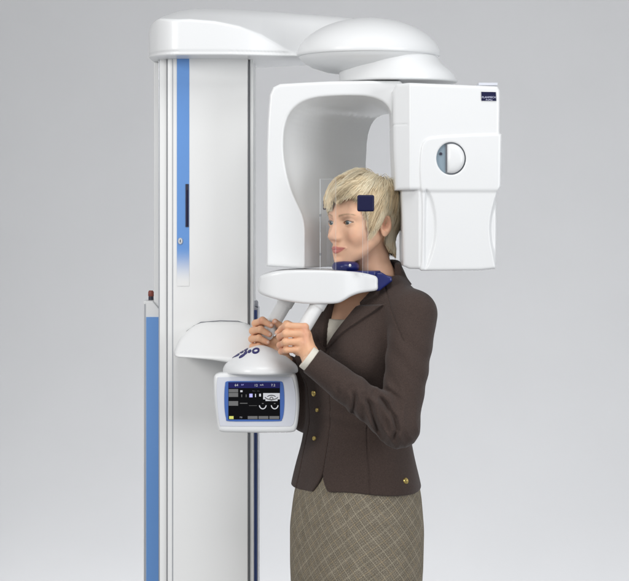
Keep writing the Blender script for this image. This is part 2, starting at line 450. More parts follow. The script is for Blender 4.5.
# overhead arm
def f_arm(p):
    x, y, z = p.T
    bot = Z(56.5, .1)
    xl, xr = X(146.5, .1), X(360, .1)
    t = (x - xl) / (xr - xl)
    # plan shape: broad at the column, narrowing to the pivot
    yf = .06 + .05 * ss(t, .35, .75); yb = .50 - .12 * ss(t, .3, .8)
    plan = smax(smax(yf - y, y - yb, .02), xl - x + .10 * ss(np.abs(y - .27), .10, .24) * .55, .05)
    topz = np.interp(x, [X(a, .25) for a in (144, 152, 165, 180, 195, 230, 280, 340, 372)], [Z(b, .25) for b in (40, 26, 14, 9, 7, 7.5, 9.5, 14, 18)])
    crz = np.interp(x, [X(a, .08) for a in (146, 152, 190, 215, 240, 262, 285, 310, 360)], [Z(b, .08) for b in (26, 21, 20, 22, 27, 35, 48, 60, 66)])
    slope = (z - crz) - (y - yf) * np.clip((topz - crz) / .16, .05, 2.5)
    slope = slope / np.sqrt(1 + np.clip((topz - crz) / .16, .05, 2.5) ** 2)
    d = smax(smax(plan, slope, .006), z - topz, .035)
    d = smax(d, bot - z, .008)
    d = smax(d, x - xr, .02)
    g = np.abs(z - (bot + .0075)) - .0014        # parting line above the bottom lip
    return np.maximum(d, np.minimum(-(g + 0), .0) * 0 + d) + .0018 * (1 - ss(np.abs(z - bot - .009), .0015, .0050))
arm = sdf_obj('overhead_arm', f_arm, (X(144, .1) - .02, .03, Z(60, .1) - .01), (X(362, .1), .53, Z(5, .25) + .02), .003, WHITE, mach)

# pivot dome
YD = .10
cz = Z(55, YD); cx = X(368.5, YD); r = 71.5 * S * 1.02
prof = [(.0005, .094)] + [(r * math.sin(a), .002 + .092 * math.cos(a) ** 1.15) for a in np.linspace(.05, math.pi / 2 * .985, 26)]
prof += [(r * 1.0, -.002), (r * .992, -.0045), (r * .985, -.0052), (r * .975, -.0048), (r * .972, -.007), (r * .93, -.016), (r * .80, -.031), (r * .60, -.043), (r * .3, -.050), (.0005, -.052)]
V, F = revolve((cx, YD, cz), prof[::-1], 128); m = MB(); m.add(V, F, WHITE); dome = m.build('pivot_dome', mach, sharp=70)
def f_col(p):
    x, y, z = p.T
    x0, x1 = X(339, .08), X(456, .08); z0, z1 = Z(83, .08), Z(56, .08)
    t = np.clip((z - z0) / (z1 - z0), 0, 1)
    xr = x1 - .046 * ss(t, .1, .95) ** 1.1 + .004 * (1 - ss(t, 0, .25)); c = (x0 + xr) / 2; a = (xr - x0) / 2; bq = .135
    d = (np.sqrt(((x - c) / a) ** 2 + ((y - .08) / bq) ** 2) - 1) * bq * .9
    return smax(smax(d, z - z1, .01), z0 - z, .004)
sdf_obj('pivot_collar', f_col, (X(335, .08), -.08, Z(84, .08) - .01), (X(460, .08), .24, Z(54, .08)), .003, WHITE, dome)

# c-arm with its concave sensor side
YG, YGB = -.04, .25
outer = [(263.5, 266), (264, 225), (265.3, 184), (266.6, 150), (267.6, 120), (269.5, 95), (273, 87), (280, 83.6), (300, 82.4), (330, 81), (370, 80.4), (400, 80.6), (404, 84), (404, 178), (396, 177),
         (396.5, 268), (303, 268.5)]
inner_f = [(305, 300), (305, 221.5), (300.5, 209), (295, 200), (288.5, 182), (284.5, 163), (283, 146), (283.7, 130), (286.5, 118), (291, 110), (298, 104), (307, 99.5), (320, 96.8), (345, 95.3), (366, 95.8), (379, 99), (387, 104), (391.5, 111), (393, 124), (396, 177), (397, 300)]
inner_b = [(366, 300), (366, 230), (366, 200), (366.5, 185), (367, 175), (367.3, 165), (367.5, 155), (368, 145), (368.8, 138), (370, 130), (372, 125), (375, 121), (378, 118), (382, 116), (385, 115), (388, 114.6), (390, 114.5), (392, 115), (393.5, 124), (397, 177), (397.5, 300)]
OF = xz(outer, YG); 
def resample(pts, anchors):
    pts = np.array(pts); out = []; cuts = [0] + list(anchors) + [len(pts) - 1]
    for a_, b_, n in zip(cuts[:-1], cuts[1:], (36, 26, 14)):
        q = pts[a_:b_ + 1]; L = np.r_[0, np.cumsum(np.linalg.norm(np.diff(q, axis=0), axis=1))]; t = np.linspace(0, L[-1], n + 1)[:-1]
        out.append(np.stack([np.interp(t, L, q[:, i]) for i in (0, 1)], 1))
    d = np.concatenate(out + [pts[-1:]]); k = np.hanning(7); k /= k.sum()
    return np.stack([np.convolve(np.pad(d[:, i], 3, mode='edge'), k, 'valid') for i in (0, 1)], 1)
NF = resample(xz(inner_f, YG), (10, 18)); NB = resample(xz(inner_b, YGB), (11, 18)); NLEV = 22
LEVS = [NF * (1 - (i / NLEV) ** 1.7) + NB * (i / NLEV) ** 1.7 for i in range(NLEV + 1)]
def hole_sdf(x, z, t):
    q = t * NLEV; i0 = np.clip(np.floor(q).astype(int), 0, NLEV - 1); fr = q - i0; out = np.zeros_like(x)
    for i in np.unique(i0):
        m_ = i0 == i; out[m_] = poly(x[m_], z[m_], LEVS[i]) * (1 - fr[m_]) + poly(x[m_], z[m_], LEVS[i + 1]) * fr[m_]
    return out
hole_polys = []
def f_c(p):
    x, y, z = p.T
    t = np.clip((y - YG) / (YGB - YG), 0, 1.0)
    g = t ** 1.7
    d = poly(x, z, OF)
    sh = .30 * np.clip(y - .12, 0, 1)          # rear of the sensor narrows away
    d = np.maximum(d, (OF[3][0] + sh) - x)
    hole = hole_sdf(x, z, t)
    d = smax(smax(d, YG - y, .009), y - YGB, .02)
    return smax(d, -hole, .006)
carm = sdf_obj('c_arm', f_c, (X(260, 0), YG - .02, Z(272, 0)), (X(408, 0), YGB + .03, Z(77, .25) + .03), .0028, WHITE, mach, slack=1.7)
V, F = revolve(P(340, 101, .02), [(.0005, 0), (.003, .0), (.003, .006)], 16)

# tube head
YT = -.15
up = xz([(397, 83), (409, 82.5), (460, 84.5), (498, 86), (502, 90), (502.3, 110), (501, 150), (500, 190), (396, 190), (394, 150), (393, 90)], YT)
lo_ = xz([(404, 130), (501, 130), (500.5, 150), (498.6, 190), (498.8, 230), (498.5, 262), (495, 267), (480, 268.6), (440, 269), (410, 269), (404, 266), (403.5, 240), (402, 185)], YT)
cut = xz([(380, 177.2), (405, 177.2), (416.5, 182), (405, 186), (380, 186)], YT)
panel = catmull(xz([(421, 262), (421.5, 240), (421.8, 205), (420, 182), (419.5, 165), (421, 148), (425, 140), (434, 137), (460, 135.2), (490, 134), (500, 133.7), (515, 133), (515, 200), (515, 265), (515, 285), (460, 290), (422, 285)], YT), 3)
sc1 = catmull(xz([(424.5, 192), (429, 191), (434, 202), (437, 220), (436.5, 238), (433, 254), (428.5, 266), (424, 268), (423.5, 230)], YT), 3)
sc2 = catmull(xz([(503, 188), (497, 191), (492.5, 204), (489, 222), (489.5, 240), (492.5, 256), (495.5, 268), (505, 268), (505, 230)], YT), 3)
WC = P(451, 158.5, YT)
def f_tube(p):
    x, y, z = p.T
    tilt = y
    xl = X(393, YT)
    fr = YT + .55 * np.clip(X(410, YT) - x, 0, 1) ** 1.0 * 1.6      # front left chamfer
    fr_lo = YT + .004 + .9 * np.clip(X(419, YT) - x, 0, 1)
    back = .13
    a = smax(poly(x, z, up), fr - y, .009)
    b_ = smax(poly(x, z, lo_), fr_lo - y, .008)
    a = smax(a, y - back, .02); b_ = smax(b_, y - back + .01, .02)
    d = smin(a, b_, .004)
    rt = X(503, YT); d = smax(d, (x - rt) + .25 * (np.clip(y + .02, 0, 1)), .02)
    frm = (1 - ss(np.abs(y - YT), .02, .05))
    d = d - .0045 * ss(-poly(x, z, panel), -.002, .004) * frm
    for s_ in (sc1, sc2): d = d + .0075 * ss(-poly(x, z, s_), -.001, .009) * frm
    # parting line on the side
    q = np.abs(z - Z(124, YT)); d = d + .0015 * (1 - ss(q, .0008, .002)) * (x < X(408, YT))
    wd = np.sqrt((x - WC[0]) ** 2 + ((z - WC[2]) * .9) ** 2)
    d = smax(d, -smax(wd - .0355, -(y - YT) - .03 + 0 * x + (y > -.08) * .2, .002) , .003)
    return d
tube = sdf_obj('tube_head', f_tube, (X(388, YT), YT - .03, Z(273, YT)), (X(508, YT), .16, Z(78, YT)), .0025, WHITE, mach, slack=1.6)
# round window: ring, steel plate, white half disc
def ellipse_pts(c, a, b_, n=64): return [(c[0] + a * math.cos(t), c[2] + b_ * math.sin(t)) for t in np.linspace(0, 2 * math.pi, n, endpoint=False)]
m = MB(); m.prism(ellipse_pts(WC, .0352, .0392), YT + .004, YT + .012, PLATE)
o_ = ellipse_pts(WC + V3(.001, 0, 0), .0350, .0385)
window = m.build('round_window', tube)
m = MB(); half = [(x, z) for x, z in ellipse_pts(WC, .0345, .0385, 96) if x > WC[0] - .0145]
half.sort(key=lambda q: math.atan2(q[1] - WC[2], q[0] - WC[0])); m.prism(half, YT + .001, YT + .004, SEAM)
h2 = [(WC[0] + (x - WC[0]) * .93 + .001, WC[2] + (z - WC[2]) * .93) for x, z in half if x > WC[0] - .0125]
# domed white cover
hm = MB(); n_ = len(h2); layers = [(1, -.001), (.985, .004), (.94, .007), (.8, .010), (.55, .012), (.25, .013)]
ccx = sum(q[0] for q in h2) / n_; ccz = sum(q[1] for q in h2) / n_; V = []; F = []
for sc_, dy in layers:
    for x, z in h2: V.append((ccx + (x - ccx) * sc_, YT + .001 - dy, ccz + (z - ccz) * sc_))
for i in range(len(layers) - 1):
    for j in range(n_):
        k = (j + 1) % n_; F.append([i * n_ + j, i * n_ + k, (i + 1) * n_ + k, (i + 1) * n_ + j])
F.append([(len(layers) - 1) * n_ + j for j in range(n_)])
m.build('window_ring', tube); hm.add(V, F, WHITE); hm.build('window_cover', tube, sharp=80)
m = MB(); m.prism(ellipse_pts(WC + V3(-.0245, 0, .0115), .0034, .0036, 24), YT + .001, YT + .006, KNOBB); m.build('screw', tube)
# nameplate
m = MB(); A = P(481.3, 91.8, YT - .001); Bp = P(496.2, 100.8, YT - .001)
m.prism([(A[0], A[2]), (Bp[0] - .001, A[2] - .0006), (Bp[0] + .0002, Bp[2]), (A[0] + .0004, Bp[2] + .0003)], YT - .0022, YT + .004, NAVY)
m.text('PLANMECA', ((A[0] + Bp[0]) / 2, YT - .0024, A[2] - .0135), .0068, LETTER, wide=.95)
m.text('ProMax', ((A[0] + Bp[0]) / 2 + .001, YT - .0024, A[2] - .0195), .0050, LETTER)
m.build('nameplate', tube)
m = MB(); m.box(X(478, -.05), X(497, -.05), -.07, .04, Z(86, -.05), Z(83.2, -.05), LGREY); m.build('top_cap', tube, .001)

# chin support table
prof_t = catmull(xz([(259, 278), (263, 275), (276, 271.4), (295, 270), (325, 270), (352, 271.5), (370, 274), (377.3, 277.5), (378, 284), (377.2, 290.2), (368, 292), (359, 293.6), (351, 296.5), (344, 300.5), (337, 303.2), (322, 303.8), (303, 303.3), (280, 300), (266, 296.3), (258.5, 293), (257, 288)], -.10), 3)
def f_table(p):
    x, y, z = p.T
    d = poly(x, z, prof_t)
    xc = X(313, -.05); q = ((np.abs(x - xc) / .156) ** 3.2 + (np.abs(y + .005) / .118) ** 2.6) ** (1 / 2.8) - 1
    # right end is squared off where the chin support sits
    d2 = ((np.abs(x - xc) / .156) ** 2.8 + (np.abs(y + .005) / .115) ** 2.8) ** (1 / 2.8) * .115 - .115
    d2 = np.where(x > xc, np.abs(y + .005) - .115 * (1 - .25 * ss(x, xc + .03, xc + .17)), d2)
    return smax(d, d2, .008)
table = sdf_obj('chin_table', f_table, (X(253, -.1), -.15, Z(308, -.12)), (X(383, -.1), .15, Z(265, .1)), .0022, WHITE, mach, slack=1.8)
m = MB(); zt_ = Z(272.6, -.06)
m.plan([(X(318, -.02), -.085), (X(345, -.02), -.098), (X(374, -.02), -.09), (X(380, -.02), -.07), (X(380, -.02), .08), (X(340, -.02), .09), (X(319, -.02), .06)], zt_ - .006, zt_ + .0045, NAVYM)
m.build('navy_rim', table, .002)
def f_brk(p):
    x, y, z = p.T
    d = poly(x, z, xz([(371, 272), (382, 272.5), (387, 275.5), (391.5, 276.5), (392, 281), (388, 284), (384, 287), (379.5, 290.5), (376, 291), (376, 280)], -.06))
    return smax(d, np.abs(y + .0) - .082, .006)
sdf_obj('neck_bracket', f_brk, (X(368, -.1), -.10, Z(294, -.1)), (X(399, 0), .10, Z(268, 0)), .0022, NAVYM, table, slack=1.6)
# chin cup
def f_cup(p):
    a = P(345, 266, -.055); x, y, z = (p - a).T
    d = ell(p, a + V3(.002, .02, -.002), (.034, .045, .019))
    d = smax(d, z - .013 + .05 * np.clip(x, 0, 1), .004)
    return d
sdf_obj('chin_cup', f_cup, P(325, 275, -.12) - V3(.01, .02, .01), P(366, 255, .04) + V3(.01, .01, .01), .002, NAVYM, table)
m = MB(); c = P(350, 265.3, -.098); V, F = revolve((c[0], c[1], c[2]), [(.0001, .0035), (.002, .003), (.0036, 0), (.002, -.003), (.0001, -.0035)], 20); m.add(V, F, WHITE); m.build('chin_highlight', table)  # white bead modelled as the highlight on the chin cup
# grip handles
for a, b_, rr in (((323, 296, -.085), (299, 336.5, -.110), .0180), ((290.5, 294, .06), (267, 334, .03), .0185)):
    A, Bq = P(*a), P(*b_); ab = (Bq - A) / np.linalg.norm(Bq - A)
    def fh(p, A=A, Bq=Bq, ab=ab, rr=rr):
        d = cap(p, A, Bq, rr * 1.0, rr * .93)
        k = cyl(p, A - ab * .01, A + ab * .034, rr * 1.12, .003)
        return smin(d, k, .002)
    lo2 = np.minimum(A, Bq) - .035; hi2 = np.maximum(A, Bq) + .035
    sdf_obj('grip_handle', fh, lo2, hi2, .002, HGREY, table)
# clear acrylic shield and temple supports with pads
m = MB(); c0 = P(319.8, 0, -.112)[0]; c1 = P(336, 0, -.122)[0]
zb_, zt2 = Z(270, -.112), Z(179, -.112)
def pane(nm, x0, x1, ya, yb, z0, z1, th=.0028, lw=.0005):
    m = MB(); m.plan([(x0 + .0008, ya), (x1 - .0008, yb), (x1 - .0008, yb + th), (x0 + .0008, ya + th)], z0, z1 - .0008, ACRYL)
    o = m.build(nm, table)
    m = MB(); m.prism([(x0, z0), (x0 + lw, z0), (x0 + lw, z1 - .0005), (x1 - .0005, z1 - .0005), (x1 - .0005, z0), (x1, z0), (x1, z1), (x0, z1)], min(ya, yb), max(ya, yb) + th, FROST)
    return o, m
o, m = pane('acrylic_shield', c0, c1, -.112, -.117, zb_, zt2, lw=.0017); m.build('frosted_edge', table)
m = MB(); cc = P(320.2, 222, -.114)
m.box(cc[0] - .0008, cc[0] + .0012, -.1145, -.1122, Z(232, -.112), Z(214, -.112), SEAM)
m.build('shield_seam', table)
for yy in (214, 253):
    m = MB(); m.box(cc[0] - .0018, cc[0] + .002, -.1150, -.1090, Z(yy + 2.5, -.112), Z(yy, -.112), KNOBB); m.build('shield_clip', table)
o, m = pane('temple_support', X(362.5, -.125), X(368, -.125), -.128, -.128, Z(276, -.12), Z(200, -.125), .004); m.build('frosted_edge', table)
m = MB()
def padbox(c, sx_, sz_, y0, y1): m.box(c[0] - sx_, c[0] + sx_, y0, y1, c[2] - sz_, c[2] + sz_, NAVY)
c = P(365.6, 203.3, -.13); padbox(c, .0205, .0200, -.150, -.126); m.build('temple_pad', table, .0045, 4)
o, m = pane('temple_support', X(326.6, .045), X(330.2, .045), .043, .043, Z(271, .045), Z(198, .045), .004); m.build('frosted_edge', table)
m = MB(); c = P(326.4, 205, .04); padbox(c, .0085, .0120, .03, .052); m.build('temple_pad', table, .003, 3)

# control pod and its bracket on the column
YP = -.02
def f_pod(p):
    x, y, z = p.T
    c = P(260.5, 371.5, YP); a = 37.5 * S
    zz = z - c[2]
    rr_ = np.sqrt(((x - c[0]) / a) ** 2 + ((y - YP) / .098) ** 2)
    prof = .013 + .053 * np.clip(1 - rr_ ** 1.6, 0, 1)
    tx = (x - c[0]) / a
    d = smax((rr_ - 1) * a * .9, (zz - prof) * .75, .008)
    d = smax(d, -zz - .003, .006)
    return d
pod = sdf_obj('control_pod', f_pod, P(220, 376, YP - .1) - V3(.01, .02, .01), P(301, 340, YP + .12) + V3(.01, .02, .02), .0022, WHITE, mach, slack=1.6)
def f_brc(p):
    x, y, z = p.T
    pr = poly(x, z, BR)
    pr2 = pr + .34 * np.clip(.14 - y, 0, .4) * 0
    top = (z - (Z(357, .1) + .004 + .092 * np.clip(y / .172, 0, 1))) * .85
    side = smax(pr, top, .012)
    return smax(smax(side, .0 - y, .01), y - .21, .002)
BR = catmull(xz([(178.5, 352.5), (180, 341), (187, 331), (201, 322.5), (220, 321), (240, 321.5), (249, 325), (256, 333), (262, 350), (258, 362), (235, 359), (215, 356), (195, 354.5)], .17), 3)
brc = sdf_obj('pod_bracket', f_brc, P(175, 366, .17) - V3(.01, .2, .01), P(268, 318, .17) + V3(.02, .05, .02), .0022, WHITE2, mach, slack=1.8)
m = MB(); rim = [P(a, b_, YF - .004) for a, b_ in ((178.3, 352.5), (180, 341), (187, 331), (194, 326), (201, 322.3), (220, 320.8), (238, 321.2), (247, 324), (250, 326.5))]
m.tube(rim, .0011, SEAM, 8); A = P(174.5, 352.6, YF - .004); m.box(A[0], A[0] + .016, YF - .006, YF + .002, A[2] - .0014, A[2] + .0016, SEAM); m.build('bracket_seam', brc)
# raised navy key symbols on the pod
def pod_surf(x, y):
    c = P(260.5, 371.5, YP); a = 37.5 * S; r_ = math.hypot((x - c[0]) / a, (y - YP) / .098)
    return c[2] + .013 + .053 * max(1 - r_ ** 1.6, 0)
def key(px, dy, lx, ly, ring=False, rot=0.0):
    c = P(px, 352, YP); cx_, cy_ = c[0], YP + dy; V = []; F = []; n = 28; k = MB()
    rads = (1.0, .55) if ring else (1.0, .5, .05)
    for s_ in rads:
        for j in range(n):
            a = 2 * math.pi * j / n; u = lx * s_ * math.cos(a); v = ly * s_ * math.sin(a)
            x = cx_ + u * math.cos(rot) - v * math.sin(rot); y = cy_ + u * math.sin(rot) + v * math.cos(rot)
            V.append((x, y, pod_surf(x, y) + (.0022 if not (ring and False) else 0)))
    for s_ in rads:
        for j in range(n):
            a = 2 * math.pi * j / n; u = lx * s_ * math.cos(a); v = ly * s_ * math.sin(a)
            x = cx_ + u * math.cos(rot) - v * math.sin(rot); y = cy_ + u * math.sin(rot) + v * math.cos(rot)
            V.append((x, y, pod_surf(x, y) - .002))
    L_ = len(rads)
    for i in range(L_ - 1):
        for j in range(n):
            q = (j + 1) % n; F.append([i * n + j, i * n + q, (i + 1) * n + q, (i + 1) * n + j])
    for j in range(n):
        q = (j + 1) % n; F.append([j, L_ * n + j, L_ * n + q, q]); F.append([(L_ - 1) * n + q, (2 * L_ - 1) * n + q, (2 * L_ - 1) * n + j, (L_ - 1) * n + j])
    k.add(V, F, NAVYK); return k.build('key', pod, sharp=40)
NAVYK = mat('navy_key', (.018, .016, .12), .45)
def pod_y(px, dy):
    c = P(px, 352, YP); z_ = pod_surf(c[0], YP + dy); return 230 - (z_ - CAMZ) / S / ((YP + dy + CAMD) / CAMD)
def keyat(px, py, hw_, hh_, ring=False, rot=0.0):
    g = np.linspace(-.094, .0, 95); y = np.array([pod_y(px, q) for q in g]); i = int(np.abs(y - py).argmin())
    sl = abs(y[min(i + 3, 94)] - y[max(i - 3, 0)]) / (g[min(i + 3, 94)] - g[max(i - 3, 0)])
    key(px, g[i], hw_ * 1.03 * S, min(hh_ * 1.3 / max(sl, 60), .03), ring, rot)
keyat(235.8, 354.8, 2.6, 1.1, rot=.3); keyat(242.6, 356.2, 3.0, .9, rot=.1); keyat(241.6, 351.2, 1.9, 1.0, rot=.1)
keyat(246.0, 349.3, 1.8, 1.0); keyat(245.9, 353.3, 1.8, 1.0); keyat(250.0, 351.6, 1.7, 1.0); keyat(256.2, 351.0, 3.6, 2.1, ring=True)

# display
YS = -.075
dout = catmull(xz([(213.5, 379), (217, 374), (226, 372.8), (255, 372.2), (285, 372.4), (294, 374), (297.5, 382), (299.4, 400), (298.6, 416), (296.3, 429), (291, 432.6), (270, 433.2), (240, 433), (223, 432.5), (218, 430), (216.2, 420), (214, 400)], YS), 4)
def f_disp(p):
    x, y, z = p.T
    return smax(poly(x, z, dout), np.abs(y - (YS + .0275)) - .0275, .012)
disp = sdf_obj('display', f_disp, P(208, 438, YS) - V3(0, .01, 0), P(304, 368, YS) + V3(0, .07, 0), .002, WHITE, mach)
m = MB(); m.prism(catmull(xz([(217.5, 378.5), (222, 377.2), (255, 376.6), (288, 377), (292.6, 379), (295.4, 392), (296, 405), (294.6, 419), (292, 425.5), (286, 426.4), (255, 426.4), (224, 426.2), (219.8, 424), (217.4, 405), (216.6, 390)], YS), 3), YS - .0012, YS + .004, LGREY); m.build('bezel', disp, .0008, 2)
m = MB(); m.prism(catmull(xz([(227, 381.3), (240, 381), (265, 381), (280, 381.2), (283, 383.5), (284.2, 392), (284.4, 404), (283.6, 414), (282, 419.5), (279, 421.2), (255, 421.4), (229, 421.2), (226.2, 418.5), (224.6, 408), (224.4, 394), (225.2, 384.5)], YS), 3), YS - .0030, YS + .002, BLUE2); m.build('blue_frame', disp, .001, 2)
m = MB(); y0 = YS - .0034
def rc(a, b_, c, d, mt, lay=1): A = P(a, b_, YS); B2 = P(c, d, YS); m.box(A[0], B2[0], y0 - .00025 * lay, y0 + .0002, B2[2], A[2], mt)
def tx(t, a, b_, sz, mt, al='CENTER', wide=1.0): A = P(a, b_, YS); m.text(t, (A[0], y0 - .0007, A[2]), sz, mt, al, wide=wide)
A = P(228.4, 382.2, YS); B2 = P(280, 419.4, YS); m.box(A[0], B2[0], y0, YS + .001, B2[2], A[2], BLACK)
rc(228.6, 382.4, 279.8, 388, S_NAVY)
tx('64', 236.5, 385.1, .0085, S_WHITE); tx('kV', 242.6, 384.7, .0055, S_LILAC); tx('12', 256, 385.3, .0085, S_WHITE); tx('mA', 261.8, 384.8, .0060, S_WHITE); tx('7.2', 273.2, 385.2, .0082, S_WHITE); 
rc(228.8, 389.0, 238.2, 392.2, S_GREY); rc(228.8, 392.7, 238.2, 396.8, S_GREY); rc(228.8, 401, 238.2, 405.6, S_GREY)
rc(240.3, 390.2, 242.6, 392, S_WHITE); tx('9.2 s    16 s', 256, 390.9, .0035, S_GREY)
rc(249.4, 393.6, 252.6, 397.2, S_LILAC)
for i, q in enumerate((241.8, 246.2)): rc(q - .4, 394.4, q + .4, 397, S_GREY)
rc(255.1, 393.8, 256, 397, S_WHITE); rc(259.2, 393.6, 261, 396.4, S_WHITE)
rc(240, 402.8, 247.5, 403.5, S_GREY); rc(249, 405.4, 257, 405.7, S_GREY)
rc(263.2, 393, 279.8, 400.9, S_WHITE)
def ring(cx_, cy_, a, b_, wd, t0, t1, mt, lay):
    pts = []
    for t in np.linspace(t0, t1, 24): pts.append(P(cx_ + a * math.cos(t), cy_ + b_ * math.sin(t), YS))
    for t in np.linspace(t1, t0, 24): pts.append(P(cx_ + (a - wd) * math.cos(t), cy_ + (b_ - wd) * math.sin(t), YS))
    V = [(q[0], y0 - .00025 * lay, q[2]) for q in pts]; n = 24
    F = [[i, i + 1, 2 * n - 2 - i, 2 * n - 1 - i] for i in range(n - 1)]
    m.add(V, F, mt)
ring(271.5, 396.5, 7, 3.6, 1.2, math.pi * .05, math.pi * .95, S_GREY, 2); ring(271.5, 397, 4.4, 2.2, .8, math.pi * 1.05, math.pi * 1.95, BLACK, 2)
ring(271.5, 398.5, 2.0, 2.0, 1.0, 0, 6.28, S_GREY, 3); rc(263.2, 399.2, 265.5, 401, BLACK, 2); rc(277.6, 399.2, 279.8, 401, BLACK, 2)
for q in (262.8, 274.7): ring(q, 404.6, 3.9, 4.6, 1.0, .15, math.pi - .15, S_WHITE, 1); rc(q - .8, 403, q + .8, 403.8, S_GREY)
rc(229.2, 416, 233.6, 418.9, S_YEL); tx('7.5', 241, 417.3, .0048, S_WHITE)
for q in (247.8, 258.6, 269.4): rc(q, 416, q + 9.8, 418.9, S_GREY)
m.build('screen', disp)

# ================================================================== WOMAN
YAW = math.radians(40)
HF = V3(-math.cos(YAW), -math.sin(YAW), 0); HL = V3(math.sin(YAW), -math.cos(YAW), 0); HU = V3(0, 0, 1)
HC = P(362, 223, .0)
def hl(p): q = p - HC; return np.stack([q @ HF, q @ HL, q @ HU], 1)
def hw(q): q = np.atleast_2d(q); return HC + q[:, :1] * HF + q[:, 1:2] * HL + q[:, 2:3] * HU
BYAW = math.radians(44)
BF = V3(-math.cos(BYAW), -math.sin(BYAW), 0); BL = V3(math.sin(BYAW), -math.cos(BYAW), 0)
BY = .06
zk = np.array([Z(y, 0) for y in (640, 600, 560, 520, 485, 455, 425, 390, 350, 320, 300, 285, 270, 255)])
bx = np.array([X(a, 0) for a in (356, 356, 356.5, 357, 358, 357, 357, 359, 363, 367, 370, 373, 377, 378)])
def curve(z, zs, vs):
    # smooth monotone-ish interpolation
    o = np.argsort(zs); zs = np.asarray(zs)[o]; vs = np.asarray(vs)[o]
    g = np.linspace(zs[0] - .1, zs[-1] + .1, 400); v = np.interp(g, zs, vs); k = np.hanning(31); k /= k.sum()
    v = np.convolve(np.pad(v, 15, mode='edge'), k, 'valid'); return np.interp(z, g, v)
zq = np.array([.80, .88, .945, 1.0, 1.06, 1.115, 1.18, 1.25, 1.31, 1.36, 1.41, 1.445, 1.475, 1.50])
aq = np.array([.165, .172, .178, .166, .150, .140, .148, .160, .166, .166, .150, .112, .075, .058])
bq = np.array([.135, .140, .140, .128, .114, .104, .110, .124, .128, .117, .098, .080, .066, .055])
def bframe(p):
    z = p[:, 2]; cx_ = curve(z, zk, bx)
    q = p - np.stack([cx_, np.full_like(cx_, BY), np.zeros_like(cx_)], 1)
    return q @ BL, q @ BF, z
def torso(p, off=0.0):
    u, v, z = bframe(p); a = curve(z, zq, aq) + off; b_ = curve(z, zq, bq) + off
    r_ = (np.abs(u / a) ** 2.3 + np.abs(v / b_) ** 2.3) ** (1 / 2.3)
    return smax((r_ - 1) * np.minimum(a, b_) * .9, z - 1.50, .02)
NECK0, NECK1 = HC - .026 * HF - .055 * HU, P(374.5, 290, .040)
SN = P(414, 314, -.085); EN = P(399, 427, -.165); WN = P(311.5, 360.5, -.165)
SF = P(326, 316, .20); EF = P(308, 414, .14); WF = P(277, 352, .055)

def f_head(p):
    q = hl(p); f = q[:, 0]; l = np.abs(q[:, 1]); z = q[:, 2]; s = np.stack([f, l, z], 1)
    d = ell(s, (-.012, 0, .032), (.092, .073, .085))
    d = smin(d, ell(s, (.024, 0, -.014), (.058, .0545, .080)), .03)
    d = smin(d, cap(s, (.002, .047, -.040), (.060, .011, -.094), .012, .0105), .024)
    d = smin(d, ell(s, (.069, 0, -.093), (.0145, .0155, .014)), .015)
    d = smin(d, ell(s, (.051, .036, -.030), (.022, .019, .021)), .018)
    d = smin(d, cap(s, (.0745, .014, .0185), (.0600, .044, .0185), .0065, .0062), .016)
    d = smax(d, -ell(s, (.0935, .031, .001), (.021, .018, .0125)), .012)
    d = smin(d, ell(s, (.064, 0, -.066), (.023, .028, .030)), .014)
    # nose
    d = smin(d, cap(s, (.074, .002, -.004), (.083, .0055, -.033), .0055, .0098), .012)
    d = smin(d, cap(s, (.0795, 0, .010), (.1000, 0, -.031), .0054, .0066), .010)
    d = smin(d, ell(s, (.1000, 0, -.0342), (.0080, .0068, .0066)), .010)
    d = smin(d, ell(s, (.0905, .0092, -.0385), (.0095, .0050, .0056)), .006)
    d = smax(d, -ell(s, (.0965, .0058, -.0460), (.0060, .0029, .0034)), .002)
    # philtrum and lips
    d = smin(d, cap(s, (.0890, .0022, -.0612), (.0755, .0250, -.0626), .0040, .0018), .0045)
    d = smin(d, cap(s, (.0875, 0, -.0706), (.0760, .022, -.0650), .0049, .0020), .004)
    d = smax(d, -cap(s, (.0945, 0, -.0660), (.0785, .0285, -.0618), .0010, .0009), .0014)
    d = smax(d, -ell(s, (.088, 0, -.0845), (.0060, .016, .0050)), .006)
    d = smax(d, -cap(s, (.100, 0, -.048), (.097, 0, -.058), .0030, .0030), .003)
    # lids
    lid = ell(s, (.0650, .0308, .0008), (.0142, .0158, .0132)); d = smin(d, lid, .0035)
    du = (l - .0308) / .0142
    op = np.abs(z - (.0006 + .0012 * du)) - (.0052 - .0006 * (z > 0)) * np.clip(1 - du ** 2, -1, 1)
    d = smax(d, -smax(op, .0655 - f, .001), .0008)
    crease = np.abs(z - (.0078 - .0036 * du ** 2)); d = d + .0007 * (1 - ss(crease, .0003, .0016)) * (np.abs(du) < 1.05) * (f > .06)
    # ears
    e = s - V3(-.010, .0735, -.006)
    tl = .25; ef = e[:, 0] * math.cos(tl) + e[:, 2] * math.sin(tl) * .5; ez = e[:, 2] - e[:, 0] * .25; el = e[:, 1] - .30 * np.clip(-ef, -.02, .03)
    ep = np.stack([ef, el, ez], 1)
    wid = 1 - .30 * ss(-ez, .005, .03)
    ear = ell(ep / np.stack([wid, np.ones_like(wid), np.ones_like(wid)], 1), (0, .003, 0), (.0150, .0072, .0290))
    ear = smax(ear, -ell(ep, (.002, .0105, .003), (.0105, .0085, .0190)), .002)
    ear = smin(ear, cap(ep, (.0005, .0030, .014), (-.006, .0030, -.008), .0020, .0026), .003)
    ear = smax(ear, -ell(ep, (.0045, .006, -.006), (.0055, .0060, .0085)), .002)
    ear = smin(ear, ell(ep, (.0125, .002, -.004), (.004, .005, .006)), .003)
    d = smin(d, ear, .005)
    # neck
    d = smin(d, cap(p, NECK0, NECK1, .0435, .051), .011)
    return d
